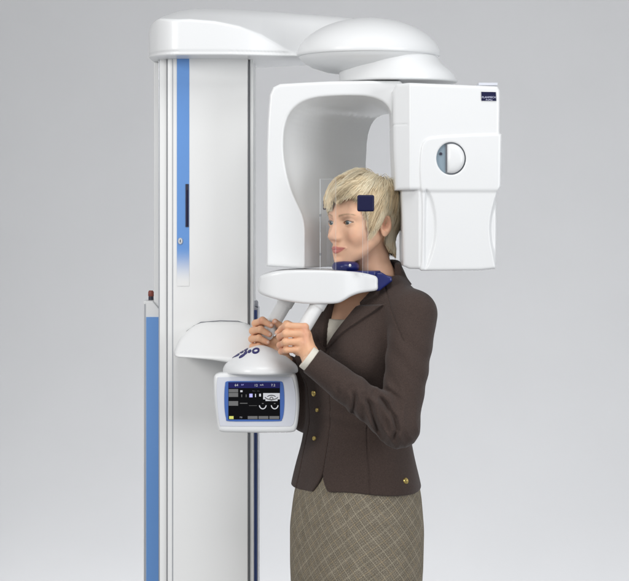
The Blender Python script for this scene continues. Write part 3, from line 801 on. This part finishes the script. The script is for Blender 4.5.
def f_bodytop(p):
    d = f_head(p)
    d = smin(d, torso(p, -.014), .03)
    return d

JA = ((.62, .40, .29))
SK = np.array([.82, .50, .335]); LIPC = np.array([.52, .15, .135]); BLUSH = np.array([.62, .27, .18]); BROWC = np.array([.27, .165, .085])
LASH = np.array([.03, .018, .012])
def skin_cols(V):
    q = hl(V); f = q[:, 0]; l = np.abs(q[:, 1]); z = q[:, 2]
    c = np.tile(SK, (len(V), 1)) * (1 + .05 * nz3(V, 90, 4))[:, None]
    def bl(mask, col, k):
        nonlocal c
        mk = (mask * k)[:, None]; c = c * (1 - mk) + np.asarray(col) * mk
    face = (f > .03)
    bl(np.exp(-(((l - .044) / .017) ** 2 + ((z + .034) / .016) ** 2)) * face, BLUSH, .30)
    bl(np.exp(-((l / .008) ** 2 + ((z + .036) / .010) ** 2)) * (f > .09), BLUSH, .25)
    # lips
    t = np.clip(l / .0262, 0, 1)
    upz = -.0588 + .0010 * np.exp(-(l - .005) ** 2 / .00001) - .0026 * t ** 1.8; loz = -.0756 + .0138 * t ** 2.0
    lm = ss(z, loz - .0010, loz + .0008) * (1 - ss(z, upz - .0008, upz + .0010)) * (l < .0265) * (f > .066)
    bl(lm, LIPC, .9)
    bl(np.exp(-((z + .0660 - .0040 * t ** 1.6) / .0008) ** 2) * (l < .026) * (f > .066), (.20, .05, .045), .7)
    # brows
    bt = np.clip((l - .012) / .040, 0, 1); bz = .0165 + .0068 * np.sin(bt * 2.3) - .003 * bt
    th = .0026 * (1 - .6 * bt)
    bl(np.exp(-((z - bz) / th) ** 2) * ss(l, .009, .014) * (1 - ss(l, .048, .054)) * (f > .04) * (.75 + .25 * nz3(V, 900, 9)), BROWC, .95)
    # lash line and eye shadow
    du = (l - .0308) / .0142; ad = np.clip(1 - du ** 2, 0, 1)
    zc_ = .0006 + .0012 * du
    bl(np.exp(-((z - zc_ - .0046 * ad - .0004) / .0014) ** 2) * (np.abs(du) < 1.10) * (f > .05) * ss(du, -1.0, -.5), LASH, .95)
    bl(np.exp(-((z - zc_ + .0044 * ad + .0003) / .0006) ** 2) * (np.abs(du) < 1.0) * (f > .06) * ss(du, -.5, .3), LASH, .55)
    bl(np.exp(-(((l - .031) / .016) ** 2 + ((z - .009) / .006) ** 2)) * (f > .05), (.36, .22, .17), .45)
    # inner ear warmer, its hollow also darkened by painted shade
    bl(np.exp(-(((f + .009) / .012) ** 2 + ((z + .002) / .018) ** 2)) * (l > .070), (.50, .18, .11), .6)
    return np.clip(c, 0, 1)

Vh, Qh = surfnet(f_bodytop, HC - V3(.19, .19, .27), HC + V3(.19, .19, .13), .0016, slack=1.8)
Ch = skin_cols(Vh)

# ---- hands -----------------------------------------------------------------
def chain(p, pts, rs, k=.003):
    d = None
    for i in range(len(pts) - 1):
        c = cap(p, pts[i], pts[i + 1], rs[i], rs[i + 1]); d = c if d is None else smin(d, c, k)
    return d
def f_near_hand(p):
    palm = cap(p, P(303.5, 333, -.128), P(302, 350, -.140), .0165, .0160)
    palm = smin(palm, cap(p, P(305, 338, -.137), WN, .0175, .0205), .012)
    palm = smin(palm, cap(p, P(299, 330, -.120), P(297, 350, -.128), .013, .0125), .010)
    palm = smin(palm, cap(p, P(310.5, 356, -.158), WN + (EN - WN) * .10, .0215, .023), .012)
    fs = [
        [(304.5, 327.0, -.140), (287.5, 326.0, -.146), (281.8, 329.0, -.122), (288.0, 332.5, -.098)],
        [(305.5, 334.0, -.146), (286.0, 333.5, -.153), (279.8, 337.0, -.127), (286.0, 340.0, -.101)],
        [(304.5, 341.8, -.148), (285.6, 342.0, -.153), (279.9, 345.2, -.128), (286.0, 347.0, -.104)],
        [(302.0, 349.5, -.146), (286.4, 349.8, -.148), (281.2, 351.6, -.128), (287.0, 354.0, -.106)]]
    rr = [(.0095, .0088, .0078, .0065), (.0098, .0092, .0080, .0067), (.0096, .0088, .0077, .0065), (.0088, .0078, .0070, .0058)]
    d = palm
    fd = None
    for F_, R_2 in zip(fs, rr):
        c = chain(p, [P(*a) for a in F_], R_2, .004)
        # knuckle bump
        c = smin(c, np.linalg.norm(p - P(*F_[1]), axis=1) - R_2[1] * 1.06, .003)
        fd = c if fd is None else smin(fd, c, .0016)
    d = smin(d, fd, .0075)
    for F_ in fs: d = smin(d, np.linalg.norm(p - (P(*F_[0]) + V3(.002, -.0035, 0)), axis=1) - .0078, .006)
    th = chain(p, [P(*a) for a in [(303, 343, -.110), (300, 329, -.078), (287, 324.5, -.076), (277.5, 333.0, -.088)]], (.0135, .0105, .0092, .0070), .006)
    d = smin(d, th, .004)
    # tendons on the back
    for F_ in fs[:3]: d = smin(d, cap(p, P(*F_[0]) + V3(0, -.003, 0), P(309, 352, -.168), .0045, .003), .008)
    d = d + .0003 * nz3(p, 420, 12)
    return d
def f_far_hand(p):
    d = cap(p, P(260.5, 328, .052), P(262, 346, .058), .016, .016)
    d = smin(d, cap(p, P(263, 334, .068), WF, .018, .020), .012)
    d = smin(d, cap(p, WF, P(286, 366, .075), .021, .026), .012)
    fs = [
        [(266.0, 322.5, .062), (255.5, 323.5, .030), (262.5, 320.5, .001), (271.0, 325.5, -.004)],
        [(262.0, 330.0, .062), (253.0, 331.0, .026), (260.5, 329.5, -.003), (269.5, 334.5, -.005)],
        [(260.0, 338.0, .062), (252.0, 339.0, .026), (259.0, 338.0, -.002), (267.5, 342.5, -.003)],
        [(260.0, 345.5, .062), (252.8, 346.5, .030), (259.0, 346.0, .006), (266.5, 349.0, .006)]]
    rr = [(.0100, .0092, .0086, .0070), (.0100, .0094, .0086, .0070), (.0096, .0088, .0080, .0067), (.0088, .0080, .0072, .0060)]
    fd = None
    for F_, R_2 in zip(fs, rr):
        c = chain(p, [P(*a) for a in F_], R_2, .004)
        c = smin(c, np.linalg.norm(p - P(*F_[2]), axis=1) - R_2[2] * 1.05, .003)
        fd = c if fd is None else smin(fd, c, .0016)
    d = smin(d, fd, .006)
    th = chain(p, [P(*a) for a in [(270, 345, .045), (281, 337, .034), (281.5, 327, .018), (275, 321.5, .002)]], (.0130, .0105, .0092, .0072), .006)
    return smin(d, th, .005)
def hand_mesh(f, c, r_=.085):
    return surfnet(f, c - r_, c + r_, .0014, slack=1.8)
Vn, Qn = hand_mesh(f_near_hand, P(298, 344, -.12), .095)
Vf, Qf = hand_mesh(f_far_hand, P(267, 340, .04), .095)
HANDC = np.array([.76, .44, .27])
def hand_cols(V, tips, nails):
    c = np.tile(HANDC, (len(V), 1)) * (1 + .05 * nz3(V, 120, 5))[:, None]
    for t, r1 in tips:
        k = (.45 * np.exp(-(np.linalg.norm(V - t, axis=1) / r1) ** 2))[:, None]; c = c * (1 - k) + np.array([.62, .25, .17]) * k
    for t, r1 in nails:
        k = (.8 * (np.linalg.norm(V - t, axis=1) < r1))[:, None]; c = c * (1 - k) + np.array([.80, .56, .46]) * k
    return np.clip(c, 0, 1)
ktn = [(P(*a), .011) for a in ((281, 329, -.14), (279, 337, -.14), (279, 345, -.14), (281, 351, -.14), (277.5, 333, -.095), (305, 328, -.15), (306, 335, -.155), (305, 342, -.157))]
Cn = hand_cols(Vn, ktn, [(P(275.2, 334.6, -.0955), .0052)])
Cf = hand_cols(Vf, [(P(*a), .010) for a in ((271, 326, -.01), (270, 335, -.01), (268, 343, -.01), (260, 321, -.005), (275, 322, 0))], [(P(*a), .0042) for a in ((271.6, 325.0, -.0115), (270.3, 334.0, -.0125), (268.3, 342.0, -.0105), (275.2, 321.0, -.006))])
# trunk and limbs under the clothes
def f_trunk(p):
    d = torso(p, -.024)
    d = smin(d, cap(p, SN, EN, .040, .034), .03); d = smin(d, cap(p, EN, WN, .033, .024), .02)
    d = smin(d, cap(p, SF, EF, .040, .034), .03); d = smin(d, cap(p, EF, WF, .033, .024), .02)
    for sgn in (-1, 1):
        h = V3(X(356.5, 0), BY, 0) + BL * .085 * sgn
        d = smin(d, cap(p, h + V3(0, 0, .86), h + V3(0, 0, .50) - BL * .02 * sgn, .082, .052), .03)
        d = smin(d, cap(p, h + V3(0, 0, .50) - BL * .02 * sgn, h + V3(0, 0, .11) - BL * .02 * sgn - BF * .02, .053, .032), .02)
        d = smin(d, cap(p, h + V3(0, 0, .09) - BL * .02 * sgn - BF * .02, h + V3(0, 0, .03) - BL * .02 * sgn + BF * .12, .030, .022), .02)
    d = smax(d, p[:, 2] - 1.44, .02)
    return d
Vt, Qt = surfnet(f_trunk, (-.15, -.26, -.0), (.40, .34, 1.47), .007, slack=1.8)
Ct = np.tile(SK, (len(Vt), 1))
VV = np.concatenate([Vh, Vn, Vf, Vt]); o1 = len(Vh); o2 = o1 + len(Vn); o3 = o2 + len(Vf)
QQ = np.concatenate([Qh, Qn + o1, Qf + o2, Qt + o3])
person = link_mesh('person', VV, QQ, SKIN); setcol(person, np.concatenate([Ch, Cn, Cf, Ct]))
person['label'] = 'woman with short blonde hair in brown jacket and tweed skirt gripping the machine handles'
person['category'] = 'person'

# eyes
for sgn in (1, -1):
    c = hw([.0650, .0308 * sgn, .0008])[0]; gaze = HF + HL * .10; gaze /= np.linalg.norm(gaze)
    a = np.cross(gaze, HU); a /= np.linalg.norm(a); b_ = np.cross(a, gaze); R0 = .0128
    rings = [0.0, .10, .19, .20, .36, .44, .45, .49, .6, .9, 1.2, 1.6]; V = []; F = []; MI = []; n = 32
    for t in rings:
        bul = R0 + .0004 * max(0, 1 - (t / .5) ** 2)
        for j in range(n):
            an = 2 * math.pi * j / n; V.append(c + bul * (math.cos(t) * gaze + math.sin(t) * (math.cos(an) * a + math.sin(an) * b_)))
    for i in range(len(rings) - 1):
        for j in range(n):
            k = (j + 1) % n; F.append([i * n + j, i * n + k, (i + 1) * n + k, (i + 1) * n + j])
            MI.append(3 if i < 2 else 2 if i == 2 else 1 if i < 5 else 2 if i < 7 else 0)
    link_mesh('eye', V, F, [SCL, IRIS, IRISD, PUP], person, MI)

# ---- hair ------------------------------------------------------------------
def scalp(s):       # local coords
    d = ell(s, (-.012, 0, .032), (.093, .0745, .086))
    d = smin(d, ell(s, (.024, 0, -.010), (.056, .060, .080)), .03)
    return smin(d, cap(s, (-.030, 0, -.045), (-.043, 0, -.11), .0455, .0475), .02)
def grad(fn, s, e=.0006):
    g = np.stack([fn(s + e * np.eye(3)[i]) - fn(s - e * np.eye(3)[i]) for i in range(3)], 1)
    return g / np.maximum(np.linalg.norm(g, axis=1), 1e-9)[:, None]
def hmask(s):       # > 0 where hair may lie
    f, l, z = s[:, 0], np.abs(s[:, 1]), s[:, 2]
    lowb = np.interp(f, [-.12, -.075, -.040, -.031, -.028, -.004, .004, .018, .032, .040, .046, .056, .068, .085],
                        [-.088, -.082, -.068, -.058, .006, .008, -.014, -.026, -.034, -.020, .002, .026, .038, .040])
    raised = np.interp(f, [.040, .046, .052, .060, .075, .085], [-.014, .012, .037, .052, .060, .053])
    k = ss(s[:, 1], -.016, .010) * (f > .040)
    return z - (lowb * (1 - k) + raised * k)
WH = V3(-.055, .012, .112)
def thick(s):
    z = s[:, 2]; f = s[:, 0]
    return .006 + .013 * ss(z, -.02, .10) + .004 * ss(-f, .02, .09) + .003 * ss(f, .0, .05) * ss(z, .03, .08)
def f_shell(p):
    s = hl(p); t = thick(s); mk = hmask(s) - .013
    d = scalp(s) - t * .36 * ss(mk, -.004, .02)
    d = smax(d, -mk * .8, .004)
    d = smax(d, -(scalp(s) + .006), .002)
    return d + .0012 * nz3(s * np.array([1, 1, 1]), 260, 3)
shell = sdf_obj('hair', f_shell, HC - V3(.14, .14, .13), HC + V3(.14, .14, .16), .0022, HAIRB, person, slack=1.9)
vs = np.array([v.co[:] for v in shell.data.vertices]); sl = hl(vs)
setcol(shell, np.array([.80, .64, .42]) * (1 + .15 * nz3(sl, 160, 8))[:, None])

def grow(roots, lay, nseg=18, seed=0):
    n = len(roots); r = np.random.default_rng(seed)
    L = (.062 + .030 * r.random(n)) * (1 + .35 * ss(roots[:, 0], .0, .06)) * (1 - .25 * ss(-roots[:, 2], -.02, .05))
    step = L / nseg; pos = roots.copy(); pts = [pos.copy()]; alive = np.ones(n, bool)
    part = .10 * r.normal(size=n)
    endlen = np.full(n, nseg)
    for i in range(nseg):
        nrm = grad(scalp, pos)
        away = pos - WH; away[:, 1] *= .9
        down = np.tile(V3(0, 0, -1), (n, 1))
        side = (pos[:, 1] > 0) * 2 - 1
        tdir = away / (np.linalg.norm(away, axis=1)[:, None] + 1e-6)
        fr = ss(pos[:, 0], .03, .08) * ss(pos[:, 2], .03, .08)
        tdir = tdir + down * (.30 + .25 * ss(-pos[:, 0], 0, .06))[:, None]
        tdir[:, 1] += -.50 * fr + part + .15 * nz3(pos, 60, 21)
        tdir[:, 0] += .20 * ss(pos[:, 2], -.01, .06) * (pos[:, 0] > -.03) - .05 + .12 * nz3(pos, 70, 22)
        tdir -= (tdir * nrm).sum(1)[:, None] * nrm
        tdir /= np.linalg.norm(tdir, axis=1)[:, None] + 1e-9
        new = pos + tdir * step[:, None]
        t = (i + 1) / nseg
        off = thick(new) * lay * float(ss(np.array(t), 0, .45)) + .001
        off = off * (1 - .25 * t) + .0015 * t * lay
        for _ in range(2):
            dd = scalp(new); new = new - grad(scalp, new) * (dd - off)[:, None]
        ok = hmask(new) > (-.005 + .020 * (r_tip := _tip[:n]))
        alive &= ok | (i < 2)
        new = np.where(alive[:, None], new, pos + (new - pos) * .04)
        endlen = np.where(alive, nseg, np.minimum(endlen, i + 1))
        pos = new; pts.append(pos.copy())
    return np.stack(pts, 1), endlen
def roots_on_scalp(n, seed):
    r = np.random.default_rng(seed); out = np.zeros((0, 3))
    while len(out) < n:
        d = r.normal(size=(n * 2, 3)); d /= np.linalg.norm(d, axis=1)[:, None]
        s = d * np.array([.11, .09, .11]) + np.array([-.012, 0, .02])
        for _ in range(4): s = s - grad(scalp, s) * (scalp(s))[:, None]
        front = np.interp(s[:, 2], [-.09, .0, .03, .06, .2], [0, .02, .045, .068, .2])
        s = s[(hmask(s) > .012) & (s[:, 0] < front + .01)]
        out = np.concatenate([out, s])
    return out[:n]
_tip = rng.random(20000) - 1.6 * (rng.random(20000) < .10)
NG, NS = 460, 18000
g_roots = roots_on_scalp(NG, 1); g_lay = .5 + .65 * np.random.default_rng(2).random(NG)
GP, GE = grow(g_roots, g_lay, seed=3)
s_roots = roots_on_scalp(NS, 5)
d2 = ((s_roots[:, None, :] - g_roots[None]) ** 2).sum(2); near = d2.argmin(1)
_tip = rng.random(20000) * .8 + np.pad((rng.random(NG) - 1.5 * (rng.random(NG) < .13))[near], (0, 20000 - NS)) * .6 - .1
s_lay = np.clip(g_lay[near] + .13 * rng.normal(size=NS), .3, 1.3)
SP, SE = grow(s_roots, s_lay, seed=6)
tt = np.linspace(0, 1, SP.shape[1])[None, :, None]
cl = .55 * tt ** 1.3
SPc = SP * (1 - cl) + (GP[near] + (s_roots - g_roots[near])[:, None, :] * .35) * cl
jit = np.cumsum(rng.normal(size=SP.shape) * .00022, 1)
SPc = SPc + jit
gc = rng.random(NG)[near]; sc_ = rng.random(NS)
mixv = np.clip(.20 + .75 * gc + .45 * (sc_ - .5), 0, 1)
lightc = np.array([1.0, .91, .69]); midc = np.array([.95, .765, .49]); darkc = np.array([.50, .34, .18])
colr = np.where(mixv[:, None] < .5, darkc + (midc - darkc) * (mixv[:, None] * 2), midc + (lightc - midc) * (mixv[:, None] * 2 - 1))
# strand tubes (three-sided, tapered)
npnt = SPc.shape[1]; W = hw(SPc.reshape(-1, 3)).reshape(NS, npnt, 3)
T = np.gradient(W, axis=1); T /= np.linalg.norm(T, axis=2)[..., None] + 1e-9
up_ = np.tile(V3(.3, -.5, .8), (NS, npnt, 1)); A_ = np.cross(T, up_); A_ /= np.linalg.norm(A_, axis=2)[..., None] + 1e-9; B_ = np.cross(T, A_)
rad = (.00043 * (.7 + .6 * rng.random(NS)))[:, None] * np.clip(1.15 - np.linspace(0, 1, npnt)[None] ** 2 * .95, .1, 1)
VS = np.stack([W + rad[..., None] * (math.cos(a) * A_ + math.sin(a) * B_) for a in (0, 2.094, 4.189)], 2)   # NS,npnt,3,3
base = (np.arange(NS)[:, None, None] * npnt + np.arange(npnt - 1)[None, :, None]) * 3 + np.arange(3)[None, None, :]
nxt = (np.arange(NS)[:, None, None] * npnt + np.arange(npnt - 1)[None, :, None]) * 3 + ((np.arange(3) + 1) % 3)[None, None, :]
FQ = np.stack([base, nxt, nxt + 3, base + 3], -1)
live = (np.arange(npnt - 1)[None, :] < SE[:, None])
FQ = FQ[live].reshape(-1, 4)
strands = link_mesh('hair_strands', VS.reshape(-1, 3), FQ, HAIR, shell)
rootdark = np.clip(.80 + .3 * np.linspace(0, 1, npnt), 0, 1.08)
sn = grad(scalp, SPc.reshape(-1, 3)); sn = (sn[:, :1] * HF + sn[:, 1:2] * HL + sn[:, 2:3] * HU).reshape(NS, npnt, 1, 3)
tn = (VS - W[:, :, None, :]) / rad[..., None, None]
cn = tn * .45 + sn * .9; cn /= np.linalg.norm(cn, axis=3)[..., None]
strands.data.normals_split_custom_set_from_vertices(cn.reshape(-1, 3).tolist())
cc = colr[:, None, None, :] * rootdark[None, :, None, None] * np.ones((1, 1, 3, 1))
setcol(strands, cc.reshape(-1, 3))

# ---- jacket ----------------------------------------------------------------
VZ = Z(353, -.06)
def lapel_terms(u, v, z):
    t = z - VZ
    near_e = np.where(t > 0, .50 * t, 0) - .003; far_e = -(np.where(t > 0, .34 * t, 0)) - .003
    vcut = np.maximum(np.maximum(u - near_e, far_e - u), -t) * .85
    return t, near_e, far_e, vcut
def arm_near(p): 
    d = smin(cap(p, SN, EN, .0580, .0475), cap(p, EN, WN + (EN - WN) * .01, .0475, .0345), .018)
    return d
def arm_far(p): return smin(cap(p, SF, EF, .056, .046), cap(p, EF, WF + (EF - WF) * .16, .045, .033), .018)
AN = (WN - EN) / np.linalg.norm(WN - EN); AFd = (WF - EF) / np.linalg.norm(WF - EF)
UN = (EN - SN) / np.linalg.norm(EN - SN)
FOLDS = [(xz(c_, -.20), a_, b_) for c_, a_, b_ in (
    ([(352, 388), (355, 397), (353.5, 412), (360, 429)], .0065, .0042),
    ([(364, 396), (370, 405), (374, 418), (379, 436)], .0060, .0040),
    ([(376, 394), (386, 405), (394, 418), (396.5, 430), (393, 444)], .0075, .0045),
    ([(378, 386), (390, 392), (402, 402)], .0035, .0040),
    ([(336, 384), (339, 394), (338, 404)], .0028, .0040))]
def pline(x, z, pts):
    d = np.full(x.shape, 1e9)
    for (ax, az), (bx_, bz_) in zip(pts[:-1], pts[1:]):
        ex, ez = bx_ - ax, bz_ - az; t = np.clip(((x - ax) * ex + (z - az) * ez) / (ex * ex + ez * ez), 0, 1)
        d = np.minimum(d, np.hypot(x - ax - ex * t, z - az - ez * t))
    return d
def f_jacket(p):
    u, v, z = bframe(p)
    d = torso(p)
    # shoulder yoke
    d = smin(d, cap(p, P(384, 287, .02), SN + V3(-.012, .01, .002), .050, .052), .03)
    d = smin(d, cap(p, P(375, 262, .035), P(378, 290, .045), .0585, .064), .012)
    d = smin(d, cap(p, P(366, 287, .09), SF + V3(.012, -.01, .002), .050, .050), .03)
    # bust
    for s_ in (-1, 1):
        c = V3(float(curve(np.array([1.285]), zk, bx)[0]), BY, 1.285) + BL * .072 * s_ + BF * .078
        d = smin(d, ell(p, c, (.060, .060, .062)), .03)
    # waist dart and seams, hem ripples
    ang = np.arctan2(u, v); front = ss(v, .0, .04)
    for a0, zlo, zhi in ((.98, .9, 1.20), (-.7, .9, 1.23)):
        d = d + .0020 * (1 - ss(np.abs(ang - a0 - .12 * (z - 1.1)), .006, .020)) * (z > zlo) * (z < zhi)
    pep = ss(-z, -1.07, -.96)
    d = d - .0075 * pep * np.sin(ang * 5.0 + 1.0) * .55
    d = d + .0020 * nz3(p * V3(1, 1, .45), 48, 31) * ss(-z, -1.30, -1.05)
    # diagonal drag folds round the waist
    wz = z + .22 * u
    d = d - .0014 * np.sin(wz * 150) * np.exp(-((z - 1.125) / .045) ** 2) * (.5 + .5 * np.sin(ang * 2.1 + .4))
    # front closing edge
    d = d + .0030 * (1 - ss(np.abs(u - .012), .0008, .0030)) * (v > 0) * (z < VZ)
    d = d - .0022 * ss(u, .012, .014) * (v > 0) * (z < VZ) * (1 - ss(u, .03, .09))
    # lapels and collar
    t, ne, fe, vc = lapel_terms(u, v, z)
    lo_edge = -.006 + 1.12 * t; zn = VZ + .118
    lapN = np.minimum.reduce([u - ne + .004, lo_edge - u, zn - z + (u - .06) * .05, t + .01])
    lapF = np.minimum.reduce([fe + .004 - u, u + lo_edge * .95, zn - z + (-u - .06) * .35, t + .01])
    coll = np.minimum.reduce([np.abs(u) * 0 + z - zn - .003 - (np.abs(u) - .06) * .60, .098 - np.abs(u) + (z - zn) * -.1, z - zn + .02])
    fr = ss(v, -.01, .02)
    d = d - .0085 * ss(lapN, -.001, .0036) * fr - .0085 * ss(lapF, -.001, .0036) * fr
    d = d - .0085 * ss(coll, -.001, .0038) * ss(v, -.03, .0)
    d = d - .0045 * ss(-np.minimum(-(z - 1.462), 0) * 1.0, .0, .003) * ss(-v, -.0, .03)
    # open V
    d = smax(d, -smax(smax(vc, -(v - .0), .004), -(torso(p) + .016) * 1.0, .002) , .0030)
    # sleeves
    an = arm_near(p)
    rel = p - EN; h = rel @ AN; g = rel @ UN
    el = np.exp(-(np.linalg.norm(p - (EN + V3(-.042, -.035, .032)), axis=1) / .075) ** 2)
    fold = np.sin((p[:, 0] * 1.0 + p[:, 2] * .35) * 225 + 2.2 * np.sin(p[:, 2] * 38 + p[:, 0] * 12))
    an = an - .0045 * el * (1 - 1.6 * np.abs(np.sin((p[:, 0] * 1.0 + p[:, 2] * .32) * 112 + 1.1 * np.sin(p[:, 2] * 38 + p[:, 0] * 12))) ** 1.0)
    frn = ss(-(p[:, 1] - EN[1]), -.010, .012)
    for cv, dp, wd_ in FOLDS:
        dist = pline(p[:, 0], p[:, 2], cv)
        en_ = ss(np.hypot(p[:, 0] - cv[0][0], p[:, 2] - cv[0][1]), .0, .022) * ss(np.hypot(p[:, 0] - cv[-1][0], p[:, 2] - cv[-1][1]), .0, .028)
        dp = dp * 1.15 * en_; wd_ = wd_ * 1.25
        an = an + frn * (dp * np.exp(-(dist / wd_) ** 2) - dp * .55 * np.exp(-((dist - wd_ * 2.1) / (wd_ * 1.3)) ** 2))
    el2 = np.exp(-(np.linalg.norm(p - (EN + AN * .10 + V3(0, -.03, .0)), axis=1) / .075) ** 2)
    an = an - .0026 * el2 * np.sin((p[:, 0] * .9 - p[:, 2] * .25) * 120 + 1.0)
    ue = np.exp(-(np.linalg.norm(p - (SN * .55 + EN * .45), axis=1) / .085) ** 2)
    an = an - .0022 * ue * np.sin((p[:, 0] * .75 + p[:, 2]) * 95 + 1.5 * np.sin(p[:, 0] * 30))
    an = an + .0012 * nz3(p, 55, 33)
    an = smax(an, (p - (WN + AN * .000)) @ AN, .003)
    an = smax(an, -smax(cap(p, EN, WN + AN * .05, .036, .0262), -(p - (WN - AN * .03)) @ AN, .002), .002)
    k_sh = ss(z, 1.30, 1.39)
    dj = smin(d, an, .005 + 0 * z)
    dj = dj * (1 - k_sh) + smin(d, an, .022) * k_sh
    # armhole seam
    sd = (p - SN) @ V3(.80, -.25, .45) + .034
    dj = dj + .0022 * (1 - ss(np.abs(sd), .0010, .0032)) * (z > 1.33) * (p[:, 1] < .06) * (u > .05)
    af = arm_far(p) + .001 * nz3(p, 55, 34); af = smax(af, (p - (WF - AFd * .035)) @ AFd, .003)
    dj = smin(dj, af, .008)
    # neck opening
    nk = cap(p, P(373, 235, .02), P(374, 282, .035), .047, .057)
    top = z - (1.514 + .30 * np.clip(-v, -.06, .07) - .02 * ss(v, .0, .05))
    dj = smax(dj, top, .005)
    dj = smax(dj, -nk, .003)
    # hem and cutaway fronts
    hem = .950 + .010 * np.cos(ang) * 0 + .004 * np.sin(ang * 3)
    dj = smax(dj, hem - z, .004)
    cw = np.abs(u - .010) - .030 * np.clip((1.0 - z) / .05, 0, 1.4) ** 1.6
    cwd = smax(cw, -v, .004); cwd = smax(cwd, z - 1.005, .004)
    dj = smax(dj, -cwd, .004)
    # hollow under the hem
    dj = smax(dj, -smax(torso(p, -.022), z - 1.02, .004), .002)
    return dj
jacket = sdf_obj('jacket', f_jacket, (-.17, -.27, .93), (.36, .34, 1.535), .0024, JACK, person, slack=2.0)
# sweater: neckline panel and the cuff
def f_sweater(p):
    u, v, z = bframe(p); d = torso(p, -.0065)
    for s_ in (-1, 1):
        c = V3(float(curve(np.array([1.285]), zk, bx)[0]), BY, 1.285) + BL * .072 * s_ + BF * .072
        d = smin(d, ell(p, c, (.056, .056, .058)), .03)
    top = z - (Z(314.5, -.06) + 1.2 * u * u - .015); d = smax(d, top, .004)
    d = smax(d, 1.22 - z, .004)
    d = smax(d, .02 - v, .004)
    rib_ = .0007 * np.sin(u * 1500); return d + rib_
sdf_obj('knit_top', f_sweater, (.0, -.15, 1.20), (.27, .2, 1.45), .0022, KNIT, person, slack=1.8)
def f_cuff(p):
    a = WN - AN * .03; b_ = WN + AN * .0155
    d = cyl(p, a, b_, .0300, .003); d = smax(d, -cyl(p, a - AN, b_ + AN * .03, .0270, .001), .001)
    return d
sdf_obj('cuff', f_cuff, WN - .05, WN + .05, .0016, KNIT, person)

# skirt
def f_skirt(p):
    u, v, z = bframe(p)
    a = curve(z, [.44, .55, .65, .75, .85, .93, .98, 1.05, 1.12], [.158, .166, .176, .182, .183, .174, .163, .145, .130])
    b_ = curve(z, [.44, .55, .65, .75, .85, .93, .98, 1.05, 1.12], [.130, .134, .140, .145, .146, .138, .128, .112, .098])
    r_ = (np.abs(u / a) ** 2.15 + np.abs(v / b_) ** 2.15) ** (1 / 2.15); d = (r_ - 1) * np.minimum(a, b_) * .92
    ang = np.arctan2(u, v)
    d = d + .0022 * (1 - ss(np.abs(ang - .62), .004, .014)) * (z > .845) + .0015 * nz3(p * V3(1, 1, .3), 26, 44)
    d = d - .003 * np.exp(-((ang - 1.25 + (z - .93) * 2) / .16) ** 2) * ss(z, .84, .93)
    d = smax(smax(d, .46 - z, .003), z - 1.10, .003)
    return smax(d, -smax(d + .004, z - .9, .002) * 1.0, .002) if False else d
Vs, Qs = surfnet(f_skirt, (-.12, -.18, .44), (.33, .30, 1.12), .0035, slack=1.7)
skirt = link_mesh('skirt', Vs, Qs, SKIRT, person)
u, v, z = bframe(Vs); ang = np.arctan2(u, v)
setcol(skirt, np.stack([ang * .155, z, np.zeros_like(z)], 1), 'Cloth')

# buttons placed on the jacket surface
bpy.context.view_layer.update()
dg = bpy.context.evaluated_depsgraph_get()
from mathutils.bvhtree import BVHTree
bvh = BVHTree.FromObject(jacket, dg)
def button(px, py, r_, label=None):
    o = Vector((0, -CAMD, CAMZ)); tgt = Vector(P(px, py, 0)); d = (tgt - o).normalized()
    hit, nrm, _, _ = bvh.ray_cast(o, d)
    if hit is None: print('button miss', px, py); return
    nrm = np.array(nrm); c = np.array(hit); a = np.cross(nrm, [0, 0, 1.]); a /= np.linalg.norm(a); b_ = np.cross(a, nrm)
    prof = [(.0001, .0026), (.45, .0028), (.6, .0036), (.85, .0038), (1.0, .0026), (1.0, -.002)]; V = []; F = []; n = 28
    prof = [(q * r_ if q > .001 else q, h_) for q, h_ in prof]
    for q, h_ in prof:
        for j in range(n):
            an = 2 * math.pi * j / n; V.append(c + nrm * h_ + q * (math.cos(an) * a + math.sin(an) * b_))
    for i in range(len(prof) - 1):
        for j in range(n):
            k = (j + 1) % n; F.append([i * n + j, i * n + k, (i + 1) * n + k, (i + 1) * n + j])
    link_mesh('button', V, F, GOLD, jacket, sharp=50)
button(314, 393.5, .0075); button(317.6, 410, .0052); button(314.6, 438.5, .0058); button(405.5, 481, .0078)
# shoes
for sgn in (-1, 1):
    h = V3(X(356.5, 0), BY, 0) + BL * .065 * sgn - BF * .02
    def f_shoe(p, h=h):
        d = cap(p, h + V3(0, 0, .075), h + V3(0, 0, .022) + BF * .15, .034, .030)
        d = smax(d, .004 - p[:, 2], .003); d = smin(d, cap(p, h + V3(0, 0, .07) - BF * .015, h + V3(0, 0, .008) - BF * .012, .020, .010), .01)
        return smax(d, .002 - p[:, 2], .002)
    sdf_obj('shoe', f_shoe, h + V3(-.2, -.2, 0), h + V3(.2, .2, .13), .004, SHOE, person)
